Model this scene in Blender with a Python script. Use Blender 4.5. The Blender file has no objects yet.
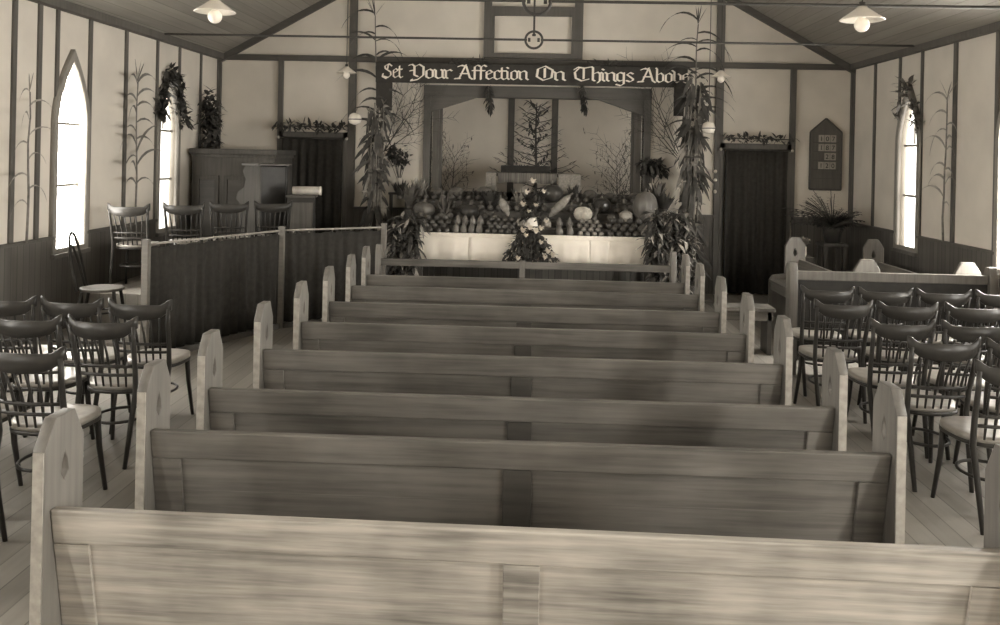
import bpy, bmesh, math, random
from mathutils import Vector, Matrix
random.seed(7)
C = bpy.context.scene.collection
PI = math.pi

# ------------------------------------------------------------------ camera model (1000 x 625 frame)
F, YAW, ROLL, CY, H = 850.0, -.037, .021, 155.5, 1.88
def at(px, py, y):
    """world point that lies at depth y along the hall on the line of sight of a photo pixel"""
    a, b = px - 500, py - CY
    cr, sr = math.cos(ROLL), math.sin(ROLL)
    u, v = cr*a + sr*b, -sr*a + cr*b
    x, z = u/F, -v/F
    c, s = math.cos(YAW), math.sin(YAW)
    rx, ry = x*c + s, c - x*s
    t = y/ry
    return Vector((rx*t, y, H + z*t))

# ------------------------------------------------------------------ materials
def lin(c):
    c /= 255.0
    return c/12.92 if c <= .04045 else ((c+.055)/1.055)**2.4
def sep(v):
    return (lin(min(255, v*1.02)), lin(min(255, v*.985)), lin(min(255, v*.93)), 1)
def newmat(name):
    m = bpy.data.materials.new(name); m.use_nodes = True
    nt = m.node_tree
    return m, nt, nt.nodes['Principled BSDF']
def N(nt, t, **kw):
    n = nt.nodes.new(t)
    for k, v in kw.items():
        setattr(n, k, v)
    return n
def ramp(nt, fac, stops):
    r = N(nt, 'ShaderNodeValToRGB')
    e = r.color_ramp.elements
    while len(e) < len(stops): e.new(.5)
    for el, (p, v) in zip(e, stops):
        el.position = p; el.color = sep(v) if not isinstance(v, tuple) else v
    nt.links.new(fac, r.inputs['Fac'])
    return r.outputs['Color']
def plain(name, lo, hi=None, rough=.7, scale=8, spec=.3, aniso=None, bump=0, detail=4):
    m, nt, b = newmat(name)
    hi = lo*1.12 if hi is None else hi
    tc = N(nt, 'ShaderNodeTexCoord'); mp = N(nt, 'ShaderNodeMapping')
    nt.links.new(tc.outputs['Object'], mp.inputs['Vector'])
    if aniso: mp.inputs['Scale'].default_value = aniso
    nz = N(nt, 'ShaderNodeTexNoise'); nz.inputs['Scale'].default_value = scale; nz.inputs['Detail'].default_value = detail
    nt.links.new(mp.outputs['Vector'], nz.inputs['Vector'])
    nt.links.new(ramp(nt, nz.outputs['Fac'], [(.3, lo), (.7, hi)]), b.inputs['Base Color'])
    b.inputs['Roughness'].default_value = rough
    b.inputs['Specular IOR Level'].default_value = spec
    if bump:
        bp = N(nt, 'ShaderNodeBump'); bp.inputs['Strength'].default_value = bump; bp.inputs['Distance'].default_value = .01
        nt.links.new(nz.outputs['Fac'], bp.inputs['Height']); nt.links.new(bp.outputs['Normal'], b.inputs['Normal'])
    return m
def boards(name, lo, hi, width, axis='X', along='Y', rough=.6, seam=.04, dark=.55, spec=.3, length=0):
    """tongue and groove boards: tone per board, streaky grain, dark seams"""
    m, nt, b = newmat(name)
    L = nt.links.new
    tc = N(nt, 'ShaderNodeTexCoord'); sx = N(nt, 'ShaderNodeSeparateXYZ'); L(tc.outputs['Object'], sx.inputs[0])
    d = N(nt, 'ShaderNodeMath', operation='DIVIDE'); L(sx.outputs[axis], d.inputs[0]); d.inputs[1].default_value = width
    fl = N(nt, 'ShaderNodeMath', operation='FLOOR'); L(d.outputs[0], fl.inputs[0])
    fr = N(nt, 'ShaderNodeMath', operation='FRACT'); L(d.outputs[0], fr.inputs[0])
    wn = N(nt, 'ShaderNodeTexWhiteNoise', noise_dimensions='1D'); L(fl.outputs[0], wn.inputs['W'])
    mp = N(nt, 'ShaderNodeMapping'); L(tc.outputs['Object'], mp.inputs['Vector'])
    sc = [14, 14, 14]; sc['XYZ'.index(along)] = .9
    mp.inputs['Scale'].default_value = sc
    nz = N(nt, 'ShaderNodeTexNoise'); nz.inputs['Scale'].default_value = 1.5; nz.inputs['Detail'].default_value = 5
    L(mp.outputs['Vector'], nz.inputs['Vector'])
    mx = N(nt, 'ShaderNodeMath', operation='MULTIPLY_ADD'); L(wn.outputs['Value'], mx.inputs[0]); mx.inputs[1].default_value = .45
    ms = N(nt, 'ShaderNodeMath', operation='MULTIPLY'); L(nz.outputs['Fac'], ms.inputs[0]); ms.inputs[1].default_value = .75
    L(ms.outputs[0], mx.inputs[2])
    col = ramp(nt, mx.outputs[0], [(.25, lo), (.85, hi)])
    lt = N(nt, 'ShaderNodeMath', operation='LESS_THAN'); L(fr.outputs[0], lt.inputs[0]); lt.inputs[1].default_value = seam
    mi = N(nt, 'ShaderNodeMix', data_type='RGBA', blend_type='MULTIPLY')
    L(lt.outputs[0], mi.inputs['Factor']); L(col, mi.inputs['A']); mi.inputs['B'].default_value = (dark, dark, dark, 1)
    L(mi.outputs['Result'], b.inputs['Base Color'])
    b.inputs['Roughness'].default_value = rough; b.inputs['Specular IOR Level'].default_value = spec
    return m
def wood(name, lo, hi, along='X', rough=.42, scale=1.6, spec=.35, stain=.0):
    m, nt, b = newmat(name)
    L = nt.links.new
    tc = N(nt, 'ShaderNodeTexCoord'); mp = N(nt, 'ShaderNodeMapping')
    oi = N(nt, 'ShaderNodeObjectInfo'); ad = N(nt, 'ShaderNodeVectorMath', operation='ADD')
    ml = N(nt, 'ShaderNodeMath', operation='MULTIPLY'); L(oi.outputs['Random'], ml.inputs[0]); ml.inputs[1].default_value = 7.0
    L(tc.outputs['Object'], ad.inputs[0]); L(ml.outputs[0], ad.inputs[1])
    L(ad.outputs[0], mp.inputs['Vector'])
    sc = [22, 22, 22]; sc['XYZ'.index(along)] = 1.1
    mp.inputs['Scale'].default_value = sc
    nz = N(nt, 'ShaderNodeTexNoise'); nz.inputs['Scale'].default_value = scale; nz.inputs['Detail'].default_value = 6; nz.inputs['Roughness'].default_value = .6
    L(mp.outputs['Vector'], nz.inputs['Vector'])
    n2 = N(nt, 'ShaderNodeTexNoise'); n2.inputs['Scale'].default_value = 2.2; n2.inputs['Detail'].default_value = 3
    L(ad.outputs[0], n2.inputs['Vector'])
    mx = N(nt, 'ShaderNodeMath', operation='MULTIPLY_ADD'); L(n2.outputs['Fac'], mx.inputs[0]); mx.inputs[1].default_value = .5
    ms = N(nt, 'ShaderNodeMath', operation='MULTIPLY'); L(nz.outputs['Fac'], ms.inputs[0]); ms.inputs[1].default_value = .5
    L(ms.outputs[0], mx.inputs[2])
    L(ramp(nt, mx.outputs[0], [(.36, lo), (.62, hi)]), b.inputs['Base Color'])
    b.inputs['Roughness'].default_value = rough; b.inputs['Specular IOR Level'].default_value = spec
    return m
def glow(name, strength, col=(1, .93, .76)):
    m, nt, b = newmat(name)
    b.inputs['Base Color'].default_value = (.8, .75, .65, 1)
    tc = N(nt, 'ShaderNodeTexCoord'); nz = N(nt, 'ShaderNodeTexNoise'); nz.inputs['Scale'].default_value = 3
    nt.links.new(tc.outputs['Object'], nz.inputs['Vector'])
    cc = ramp(nt, nz.outputs['Fac'], [(.3, tuple(x*.92 for x in col)+(1,)), (.7, col+(1,))])
    nt.links.new(cc, b.inputs['Emission Color'])
    b.inputs['Emission Strength'].default_value = strength
    return m

M = dict(
    wall=plain('limewashed_panel', 206, 216, .9, 2.5, .1),
    recess=plain('recess_panel', 206, 216, .9, 2.5, .1),
    batten=wood('dark_batten', 84, 100, 'Z', .6),
    beam=wood('dark_beam', 78, 92, 'X', .6),
    ceil=boards('ceiling_boards', 132, 152, .11, 'X', 'Y', .7, .07, .72),
    floor=boards('floor_boards', 118, 142, .13, 'X', 'Y', .5, .05, .6),
    wains_x=boards('wainscot_boards_across', 84, 102, .09, 'X', 'Z', .55, .09, .55),
    wains_y=boards('wainscot_boards_along', 84, 102, .09, 'Y', 'Z', .55, .09, .55),
    pew=wood('oiled_pew_wood', 84, 122, 'X', .42),
    pewlit=wood('window_lit_pew_wood', 112, 192, 'X', .45),  # paler copy of the pew wood, window light put into its colour
    pewdark=wood('dark_pew_wood', 72, 90, 'X', .45),
    pewend=wood('pew_end_wood', 92, 118, 'Z', .45),
    endgrain=plain('sawn_edge', 140, 164, .6, 30),
    chair=plain('dark_bentwood', 50, 60, .32, 12, .25),
    seat=plain('pale_plywood_seat', 132, 158, .3, 14, .5),
    curtain=plain('dark_serge', 54, 64, .95, 20, .05),
    rail=wood('rail_wood', 104, 126, 'X', .5),
    cloth=plain('white_linen', 238, 246, .9, 6, .1),
    darkwood=wood('varnished_case_wood', 66, 92, 'Z', .6, 1.6, .2),
    blackwood=plain('black_varnish', 44, 56, .45, 10, .3),
    iron=plain('black_iron', 62, 74, .6, 20),
    opal=plain('opal_glass', 232, 240, .25, 4, .5),
    bulb=plain('frosted_bulb', 238, 246, .3, 4, .5),
    banner=plain('dark_banner_cloth', 58, 68, .9, 12, .05),
    letter=plain('cream_paint', 226, 236, .8, 10, .1),
    leafd=plain('dark_leaves', 54, 84, .6, 9),
    leafm=plain('mid_leaves', 88, 128, .6, 9),
    leafl=plain('dry_and_glare_pale_leaves', 120, 172, .7, 9),  # dry leaves; on the wall stalks the paleness stands in for glare
    stalk=plain('dry_stalk', 100, 140, .7, 16),
    twig=plain('bare_twig', 74, 92, .8, 20),
    lace=plain('grey_lace', 128, 158, .9, 40, .1),
    white=plain('white_petals', 226, 242, .7, 12),
    apple=plain('dark_apple_skin', 66, 104, .28, 9, .5),
    apple2=plain('pale_apple_skin', 118, 160, .28, 9, .5),
    pear=plain('pear_skin', 96, 126, .4, 12, .4),
    marrow=plain('marrow_skin', 120, 176, .4, 1.2, .4, (1, 16, 16)),
    pump=plain('pumpkin_skin', 84, 112, .4, 8, .4),
    pumpdark=plain('dark_gourd_skin', 56, 72, .3, 8, .5),
    cauli=plain('cauliflower_head', 196, 226, .8, 30, .1, None, .5),
    loaf=plain('bread_crust', 130, 176, .6, 10),
    jar=plain('pale_stoneware', 214, 228, .3, 6, .5),
    wicker=plain('wicker', 110, 140, .8, 40, .2, None, .6),
    paper=plain('pale_paper', 150, 165, .8, 20),
    ink=plain('black_print', 40, 48, .8, 20),
    brass=plain('polished_brass', 150, 180, .25, 10, .6),
    porcelain=plain('white_porcelain', 214, 226, .25, 10, .5),
    framewood=wood('window_frame_wood', 128, 146, 'Z', .5),
    fringe=plain('striped_runner', 86, 140, .9, 1.5, .1, (60, 1, 1)),
)
for v in (3, 4, 30, 36, 40, 60, 70, 100, 120):
    M['pane%d' % v] = glow('daylit_pane', float(v), (1, .965, .90))

# ------------------------------------------------------------------ mesh builder
class MB:
    def __init__(s): s.v = []; s.f = []
    def add(s, vs, fs):
        b = len(s.v); s.v += [tuple(v) for v in vs]; s.f += [tuple(b+i for i in f) for f in fs]; return s
    def hexa(s, p):          # 8 points: bottom ring then top ring
        return s.add(p, [(3,2,1,0),(4,5,6,7),(0,1,5,4),(1,2,6,5),(2,3,7,6),(3,0,4,7)])
    def box(s, x0, x1, y0, y1, z0, z1):
        return s.hexa([(x0,y0,z0),(x1,y0,z0),(x1,y1,z0),(x0,y1,z0),(x0,y0,z1),(x1,y0,z1),(x1,y1,z1),(x0,y1,z1)])
    def tube(s, pts, r, n=8, closed=False, flat=1.0):
        pts = [Vector(p) for p in pts]; m = len(pts)
        rs = r if isinstance(r, (list, tuple)) else [r]*m
        vs, fs = [], []; up = None
        for i, p in enumerate(pts):
            a = pts[i-1] if (i > 0 or closed) else p
            b = pts[(i+1) % m] if (i < m-1 or closed) else p
            t = (b-a).normalized()
            if up is None:
                up = Vector((0,0,1)) if abs(t.z) < .9 else Vector((1,0,0))
            u = (up - t*up.dot(t))
            u = u.normalized() if u.length > 1e-6 else t.orthogonal().normalized()
            up = u; w = t.cross(u)
            for k in range(n):
                an = 2*PI*k/n
                vs.append(p + u*math.cos(an)*rs[i] + w*math.sin(an)*rs[i]*flat)
        for i in range(m if closed else m-1):
            j = (i+1) % m
            for k in range(n):
                k2 = (k+1) % n
                fs.append((i*n+k, i*n+k2, j*n+k2, j*n+k))
        if not closed:
            fs.append(tuple(range(n))[::-1]); fs.append(tuple((m-1)*n+k for k in range(n)))
        return s.add(vs, fs)
    def lathe(s, prof, n=16, c=(0,0,0), ribs=0, rib=0.0, mat=None):
        vs, fs = [], []
        for (r, z) in prof:
            for k in range(n):
                a = 2*PI*k/n; rr = r*(1 + (rib*math.cos(ribs*a) if ribs else 0))
                p = Vector((rr*math.cos(a), rr*math.sin(a), z))
                if mat is not None: p = mat @ p
                vs.append((p.x+c[0], p.y+c[1], p.z+c[2]))
        for i in range(len(prof)-1):
            for k in range(n):
                k2 = (k+1) % n
                fs.append((i*n+k, i*n+k2, (i+1)*n+k2, (i+1)*n+k))
        fs.append(tuple(range(n))[::-1]); fs.append(tuple((len(prof)-1)*n+k for k in range(n)))
        return s.add(vs, fs)
    def ball(s, c, r, n=12, sx=1, sy=1, sz=1, mat=None, ribs=0, rib=0):
        m = max(6, n//2+1)
        prof = [(max(1e-4, r*math.sin(PI*i/m)), -r*math.cos(PI*i/m)) for i in range(m+1)]
        sc = Matrix.Diagonal((sx, sy, sz)); 
        mm = (mat @ sc) if mat is not None else sc
        return s.lathe(prof, n, c, ribs, rib, mm)
    def leaf(s, base, d, length, width, droop=.3, n=4, fold=.0, up=(0,0,1)):
        d = Vector(d).normalized(); up = Vector(up)
        side = d.cross(up)
        side = side.normalized() if side.length > 1e-4 else Vector((1,0,0))
        p = Vector(base); vs, fs = [], []
        for i in range(n+1):
            t = i/n
            w = width*(math.sin(PI*min(1, .12+.88*t)) if n > 1 else 1)*.5
            if i == n: w = width*.03
            vs += [p - side*w, p + Vector((0,0,-fold*w)), p + side*w]
            d = (d + Vector((0,0,-droop*2.0/n))).normalized()
            p = p + d*(length/n)
        for i in range(n):
            b = i*3
            fs += [(b,b+1,b+4,b+3),(b+1,b+2,b+5,b+4)]
        return s.add(vs, fs)
    def build(s, name, mat, parent=None, smooth=False, bevel=0, solid=0):
        me = bpy.data.meshes.new(name); me.from_pydata(s.v, [], s.f); me.update()
        bm = bmesh.new(); bm.from_mesh(me)
        if not solid: bmesh.ops.recalc_face_normals(bm, faces=bm.faces)
        bm.to_mesh(me); bm.free()
        me.materials.append(mat if not isinstance(mat, str) else M[mat])
        if smooth:
            me.polygons.foreach_set('use_smooth', [True]*len(me.polygons))
        o = bpy.data.objects.new(name, me); C.objects.link(o)
        if parent is not None: o.parent = parent
        if bevel:
            b = o.modifiers.new('bevel', 'BEVEL'); b.width = bevel; b.segments = 2; b.limit_method = 'ANGLE'; b.angle_limit = .6
        if solid:
            k = o.modifiers.new('solid', 'SOLIDIFY'); k.thickness = solid; k.offset = 0
        return o

def plate(name, outlines, thick, mat, parent=None, frame=None, bevel=0):
    """filled 2D outlines (later ones are holes) extruded by thick; frame maps (u, v, w) to xyz"""
    cu = bpy.data.curves.new('tmp', 'CURVE'); cu.dimensions = '2D'; cu.fill_mode = 'BOTH'; cu.extrude = thick/2
    for o in outlines:
        sp = cu.splines.new('POLY'); sp.points.add(len(o)-1)
        for p, q in zip(sp.points, o): p.co = (q[0], q[1], 0, 1)
        sp.use_cyclic_u = True
    ob = bpy.data.objects.new('tmp', cu); C.objects.link(ob)
    dg = bpy.context.evaluated_depsgraph_get(); dg.update()
    me = bpy.data.meshes.new_from_object(ob.evaluated_get(dg))
    bpy.data.objects.remove(ob); bpy.data.curves.remove(cu)
    bm = bmesh.new(); bm.from_mesh(me); bmesh.ops.remove_doubles(bm, verts=bm.verts, dist=1e-5)
    if frame: 
        for v in bm.verts: v.co = Vector(frame(*v.co))
    bmesh.ops.recalc_face_normals(bm, faces=bm.faces); bm.to_mesh(me); bm.free()
    me.name = name; me.materials.clear(); me.materials.append(M[mat])
    o = bpy.data.objects.new(name, me); C.objects.link(o)
    if parent is not None: o.parent = parent
    if bevel:
        b = o.modifiers.new('bevel', 'BEVEL'); b.width = bevel; b.segments = 2; b.limit_method = 'ANGLE'; b.angle_limit = .6
    return o

def tag(o, label, cat, group=None):
    o['label'] = label; o['category'] = cat
    if group: o['group'] = group
    return o
def thing(name, label, cat, loc=(0,0,0), rz=0, group=None):
    o = bpy.data.objects.new(name, None); C.objects.link(o); o.empty_display_size = .1
    o.location = loc; o.rotation_euler = (0,0,rz)
    return tag(o, label, cat, group)
def struct(o):
    o['kind'] = 'structure'; return o
KIDS = {}
def dup(root, loc, rz=0, label=None, group=None):
    r = root.copy(); C.objects.link(r); r.location = loc
    r.rotation_euler = (root.rotation_euler[0], root.rotation_euler[1], rz)
    if label: r['label'] = label
    if group: r['group'] = group
    if root.name not in KIDS:
        KIDS[root.name] = [(c, list(c.children)) for c in root.children]
    for ch, sub in KIDS[root.name]:
        c = ch.copy(); C.objects.link(c); c.parent = r
        for g in sub:
            d = g.copy(); C.objects.link(d); d.parent = c
    return r

# ------------------------------------------------------------------ setting
WL, WR, D, ZW, Y0 = -4.517, 4.483, 12.056, 3.207, -3.0
SL = .56
XC = (WL+WR)/2
RIDGE = ZW + SL*(WR-XC)
def lancet(c, w, z0, spring, apex, n=7):
    pts = [(c-w/2, z0), (c+w/2, z0)]
    h = apex-spring
    for i in range(n+1):
        t = i/n; pts.append((c + w/2*(1-t**1.75), spring + h*t))
    for i in range(1, n+1):
        t = 1-i/n; pts.append((c - w/2*(1-t**1.75), spring + h*t))
    return pts
struct(MB().box(WL-.2, WR+.2, Y0-.2, D+.1, -.1, 0).build('floor', 'floor'))
wins_L = [8.14, 10.36, 5.95, 3.75, 1.55, -.65]
wins_R = [8.0, 10.245, 5.75, 3.55, 1.35, -.85]
WZ0, WSP, WAP, WW = .88, 2.12, 2.74, .54
for side, wx, ws, nm in ((-1, WL, wins_L, 'wall_left'), (1, WR, wins_R, 'wall_right')):
    holes = [lancet(c, WW, WZ0, WSP, WAP) for c in ws]
    struct(plate(nm, [[(Y0, 0), (D, 0), (D, ZW+.1), (Y0, ZW+.1)]] + holes, .16, 'wall',
                 frame=lambda u, v, w, wx=wx, side=side: (wx + side*.08 + w, u, v)))
# gable walls
def gable(y, holes, nm, mat='wall'):
    out = [(WL, 0), (WR, 0), (WR, ZW), (XC, RIDGE), (WL, ZW)]
    return struct(plate(nm, [out]+holes, .14, mat, frame=lambda u, v, w: (u, y + w, v)))
OX0, OX1, OZ0, OZ1 = -1.44, 1.57, .86, 2.72
gable(D+.07, [[(OX0, OZ0), (OX1, OZ0), (OX1, OZ1), (OX0, OZ1)]], 'wall_back')
gable(Y0-.07, [], 'wall_front')
for sgn, xw in ((-1, WL), (1, WR)):
    m = MB()
    t = .08
    xo = xw + sgn*.2; zo = ZW - SL*.2
    m.hexa([(xo, Y0-.1, zo), (XC, Y0-.1, RIDGE), (XC, D+.1, RIDGE), (xo, D+.1, zo),
            (xo, Y0-.1, zo+t), (XC, Y0-.1, RIDGE+t), (XC, D+.1, RIDGE+t), (xo, D+.1, zo+t)])
    struct(m.build('ceiling', 'ceil'))
# chancel recess behind the opening
RY = 13.5
struct(MB().box(OX0-.65, OX1+.65, RY, RY+.1, .5, 3.2).build('wall_recess_back', 'recess'))
struct(MB().box(OX0-.7, OX0-.6, D+.14, RY, .5, 3.2).build('wall_recess_left', 'recess'))
struct(MB().box(OX1+.6, OX1+.7, D+.14, RY, .5, 3.2).build('wall_recess_right', 'recess'))
struct(MB().box(OX0-.65, OX1+.65, D+.14, RY, .76, .86).build('floor_recess', 'floor'))
struct(MB().box(OX0-.65, OX1+.65, D+.14, RY, 3.1, 3.2).build('ceiling_recess', 'recess'))
rw = bpy.data.objects.new('window_recess', None); C.objects.link(rw); rw.location = (OX1+.6, 12.95, 1.3); struct(rw)  # unseen glowing panel framed like a window, added to brighten the recess
MB().box(-.01, 0, -.2, .2, 0, 1.3).build('glass', 'pane3', rw)
fr_ = MB()
for a in ((-.24,-.2,-.04,1.34),(.2,.24,-.04,1.34),(-.2,.2,-.04,0),(-.2,.2,1.3,1.34),(-.2,.2,.64,.66)): fr_.box(-.03, 0, *a)
fr_.build('frame', 'framewood', rw)
# trims
tn = [0]
def trim(m, mat='batten', bevel=.004):
    tn[0] += 1
    return struct(m.build('trim_%d' % tn[0], mat, bevel=bevel))
for y, w in ((4.9,.05),(6.3,.05),(7.22,.06),(7.60,.06),(7.89,.05),(8.49,.06),(9.257,.06),(10.04,.05),(10.68,.05),(11.38,.05),(12.02,.06),(5.5,.05),(3.3,.05),(2.0,.05)):
    trim(MB().box(WL, WL+.022, y-w/2, y+w/2, 1.03, ZW))
for y, w in ((4.9,.05),(6.3,.05),(7.0,.06),(7.7,.05),(8.36,.06),(9.178,.07),(9.95,.05),(10.54,.05),(11.288,.06),(12.02,.06),(5.4,.05),(3.2,.05),(2.0,.05)):
    trim(MB().box(WR-.022, WR, y-w/2, y+w/2, 1.05, ZW))
def wains(wx, sgn, ws, top):
    m = MB(); c = MB(); ys = [Y0]
    for y in sorted(ws): ys += [y-WW/2-.03, y+WW/2+.03]
    ys.append(D)
    for i in range(0, len(ys), 2):
        a, b = ys[i], ys[i+1]
        x0, x1 = sorted((wx, wx - sgn*.03)); m.box(x0, x1, a, b, 0, top)
        x0, x1 = sorted((wx, wx - sgn*.05)); c.box(x0, x1, a, b, top, top+.03)
    for y in ws:
        x0, x1 = sorted((wx, wx - sgn*.03)); m.box(x0, x1, y-WW/2-.03, y+WW/2+.03, 0, .90)
    trim(m, 'wains_y', 0); trim(c, 'batten')
wains(WL, -1, wins_L, 1.0); wains(WR, 1, wins_R, 1.03)
for x0, x1 in ((WL, -3.63), (-2.62, -1.6), (1.75, 2.6), (3.66, WR)):
    trim(MB().box(x0, x1, D-.03, D, 0, 1.08), 'wains_x', 0)
    trim(MB().box(x0, x1, D-.05, D, 1.08, 1.11))
trim(MB().box(-1.6, 1.75, D-.03, D, 0, .84), 'wains_x', 0)
# wall plates, tie beam, rakes
trim(MB().box(WL, WL+.10, Y0, D, ZW-.035, ZW+.05)); trim(MB().box(WR-.08, WR, Y0, D, ZW-.03, ZW+.05))
trim(MB().box(WL, WR, D-.06, D, 3.17, 3.25), 'beam')
for sgn, xw in ((1, WL), (-1, WR)):
    xe = XC; t = .10
    trim(MB().hexa([(xw, D-.07, ZW-t), (xe, D-.07, RIDGE-t), (xe, D, RIDGE-t), (xw, D, ZW-t),
                    (xw, D-.07, ZW), (xe, D-.07, RIDGE), (xe, D, RIDGE), (xw, D, ZW)]), 'beam')
# posts on the back wall
for x, w, z0, z1 in ((-2.57, .11, 0, 4.2), (2.62, .11, 0, 4.2), (-3.60, .07, 1.1, 3.2), (3.64, .08, 1.1, 3.2),
                     (-4.49, .05, 1.1, 3.2), (4.46, .05, 1.1, 3.2)):
    trim(MB().box(x-w/2, x+w/2, D-.05, D, z0, z1))
# gable frame
for x0, x1, z0, z1 in ((-.71, -.60, 3.26, 5.0), (.57, .69, 3.26, 5.0), (-.60, .57, 3.86, 3.99), (-.60, .57, 3.26, 3.33),
                       (-.60, -.56, 3.33, 3.86), (.53, .57, 3.33, 3.86)):
    trim(MB().box(x0, x1, D-.06, D, z0, z1), 'batten')
# opening surround
for x0, x1 in ((OX0-.10, OX0), (OX1, OX1+.10)):
    trim(MB().box(x0, x1, D-.05, D+.16, .84, 2.72))
for x0, x1 in ((OX0+.10, OX0+.14), (OX1-.14, OX1-.10)):
    trim(MB().box(x0, x1, D+.2, D+.3, .86, 2.72))
for x0, x1 in ((OX0+.005, OX0+.10), (OX1-.10, OX1-.005)):
    trim(MB().box(x0, x1, D+.18, D+.26, .86, 2.72), 'pewend')
trim(MB().box(OX0-.10, OX1+.10, D-.06, D+.16, 2.70, 2.86), 'beam')
for sgn, xe in ((1, OX0), (-1, OX1)):
    m = MB()
    m.add([(xe, D-.03, 2.70), (xe+sgn*.66, D-.03, 2.70), (xe, D-.03, 2.48), (xe, D+.05, 2.70), (xe+sgn*.66, D+.05, 2.70), (xe, D+.05, 2.48)],
          [(0,1,2),(3,5,4),(0,3,4,1),(1,4,5,2),(2,5,3,0)])
    trim(m, 'beam', 0)
for x in (-.33, .36):
    trim(MB().box(x-.05, x+.05, RY-.03, RY, .86, 3.1))
trim(MB().box(OX0-.6, OX1+.6, RY-.03, RY, .86, 1.30), 'wains_x', 0)

# windows
def window(n, wx, sgn, c, mat, bars):
    o = MB(); fr = MB()
    root = bpy.data.objects.new('window_%d' % n, None); C.objects.link(root); root.location = (wx, c, 0); struct(root)
    out = lancet(0, WW+.10, WZ0-.04, WSP, WAP+.09); inn = lancet(0, WW-.02, WZ0+.02, WSP, WAP-.02)
    plate('frame', [out, inn], .05, 'framewood' , root, frame=lambda u, v, w: (-sgn*.02 + w, u, v))
    plate('glass', [lancet(0, WW, WZ0, WSP, WAP)], .01, mat, root, frame=lambda u, v, w: (sgn*.08 + w, u, v))
    b = MB()
    for z in bars: b.box(sgn*.05-.012, sgn*.05+.012, -WW/2+.01, WW/2-.01, z-.014, z+.014)
    b.box(sgn*.05-.009, sgn*.05+.009, -.007, .007, WSP, WAP-.03)
    b.build('glazing_bar', 'framewood', root)
    x0, x1 = sorted((sgn*.1, -sgn*.07))
    MB().box(x0, x1, -WW/2-.06, WW/2+.06, WZ0-.06, WZ0-.02).build('window_sill', 'pewend', root, bevel=.004)
LEFTP = ['pane36', 'pane4', 'pane40', 'pane30', 'pane30', 'pane70']
RIGHTP = ['pane100', 'pane4', 'pane40', 'pane30', 'pane120', 'pane60']
k = 0
for c in wins_L:
    k += 1; window(k, WL, -1, c, LEFTP[k-1] , (1.50, 2.10))
for c in wins_R:
    k += 1; window(k, WR, 1, c, RIGHTP[k-7], (1.50, 2.10))

# ------------------------------------------------------------------ roof ties
def tie(y, z, ring_r, label):
    t = thing('roof_tie', label, 'iron tie', (0, y, z), 0, 'iron roof ties')
    xr = 0.0 if y > 8 else .02
    MB().tube([(WL+.02, 0, 0), (xr-ring_r+.02, 0, 0)], .013).build('tie_rod', 'iron', t)
    MB().tube([(xr+ring_r-.02, 0, 0), (WR-.02, 0, 0)], .013).build('tie_rod', 'iron', t)
    n = 28
    MB().tube([(xr+ring_r*math.cos(2*PI*i/n), 0, ring_r*math.sin(2*PI*i/n)) for i in range(n)], .014, 8, True).build('ring', 'iron', t, True)
    top = RIDGE - z - SL*abs(xr-XC) - .01
    MB().tube([(xr, 0, ring_r-.03), (xr, 0, top)], .012).build('king_rod', 'iron', t)
    for s in (-1, 1):
        MB().tube([(xr+s*(ring_r-.03), 0, 0), (xr+s*(ring_r-.06), 0, 0)], .024, 6).build('nut', 'iron', t)
    MB().tube([(xr, 0, ring_r-.03), (xr, 0, ring_r-.055)], .022, 6).build('nut', 'iron', t)
tie(10.02, 3.25, .10, 'thin black iron roof tie with ring, nearest the texted banner')
tie(7.15, 3.185, .115, 'thin black iron roof tie with ring, farther out from the banner than its twin')

# ------------------------------------------------------------------ pews
XL, XR = -1.614, 1.528
ENDP = [(0,0),(.02,0),(.42,0),(.42,.44),(.38,.50),(.235,.52),(.235,.86),(.175,.965),(.06,.965),(0,.875)]
HOLE = [(.1175,.735),(.140,.765),(.134,.80),(.1175,.835),(.101,.80),(.095,.765)]
def make_pew(label, length, first=False, group='long pews in the middle block', ZB=.70):
    t = thing('pew', label, 'pew', (0,0,0), 0, group)
    hl = length/2
    for s in (-1, 1):
        x = s*(hl-.022)
        e = plate('end_panel', [ENDP, HOLE[::-1]], .044, 'pewend', t, frame=lambda u, v, w, x=x: (x+w, u, v), bevel=.004)
        MB().box(x-.018, x+.018, -.006, 0, .0, .868).build('edge_strip', 'endgrain', e)
    a, b = -hl+.045, hl-.045
    def slab(m, x0, x1, z0, z1, off, th):
        f = lambda z: .028 + (ZB-z)*.2 + off
        m.hexa([(x0,f(z0),z0),(x1,f(z0),z0),(x1,f(z0)+th,z0),(x0,f(z0)+th,z0),(x0,f(z1),z1),(x1,f(z1),z1),(x1,f(z1)+th,z1),(x0,f(z1)+th,z1)])
        return m
    wm = 'pewlit' if first else 'pew'
    slab(MB(), a, b, ZB-.122, ZB, 0, .04).build('top_rail', wm, t, bevel=.006)
    mid = .012
    sm = wm if first else 'pewdark'
    for x0, x1 in ((a, a+.12), (mid-.06, mid+.06), (b-.12, b)):
        slab(MB(), x0, x1, .14, ZB-.124, .002, .034).build('stile', sm if x0 == mid-.06 else wm, t, bevel=.003)
    for x0, x1 in ((a+.115, mid-.055), (mid+.055, b-.115)):
        slab(MB(), x0, x1, .18, ZB-.12, .014, .018).build('back_panel', wm, t)
    slab(MB(), a, b, .12, .22, .004, .032).build('bottom_rail', wm, t, bevel=.003)
    MB().box(a, b, .095, .43, .425, .455).build('seat', wm, t, bevel=.006)
    MB().box(a, b, .38, .405, .33, .425).build('seat_apron', wm, t)
    return t
PY = [2.737, 3.466, 4.104, 4.952, 5.791, 6.608, 7.438, 8.13]
ORD = ['second', 'third', 'fourth', 'fifth', 'sixth', 'seventh', 'eighth']
p1 = make_pew('pale long pew closest to the camera, front board streaked', XR-XL+.07, True, 'long pews in the middle block', .668)
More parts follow.
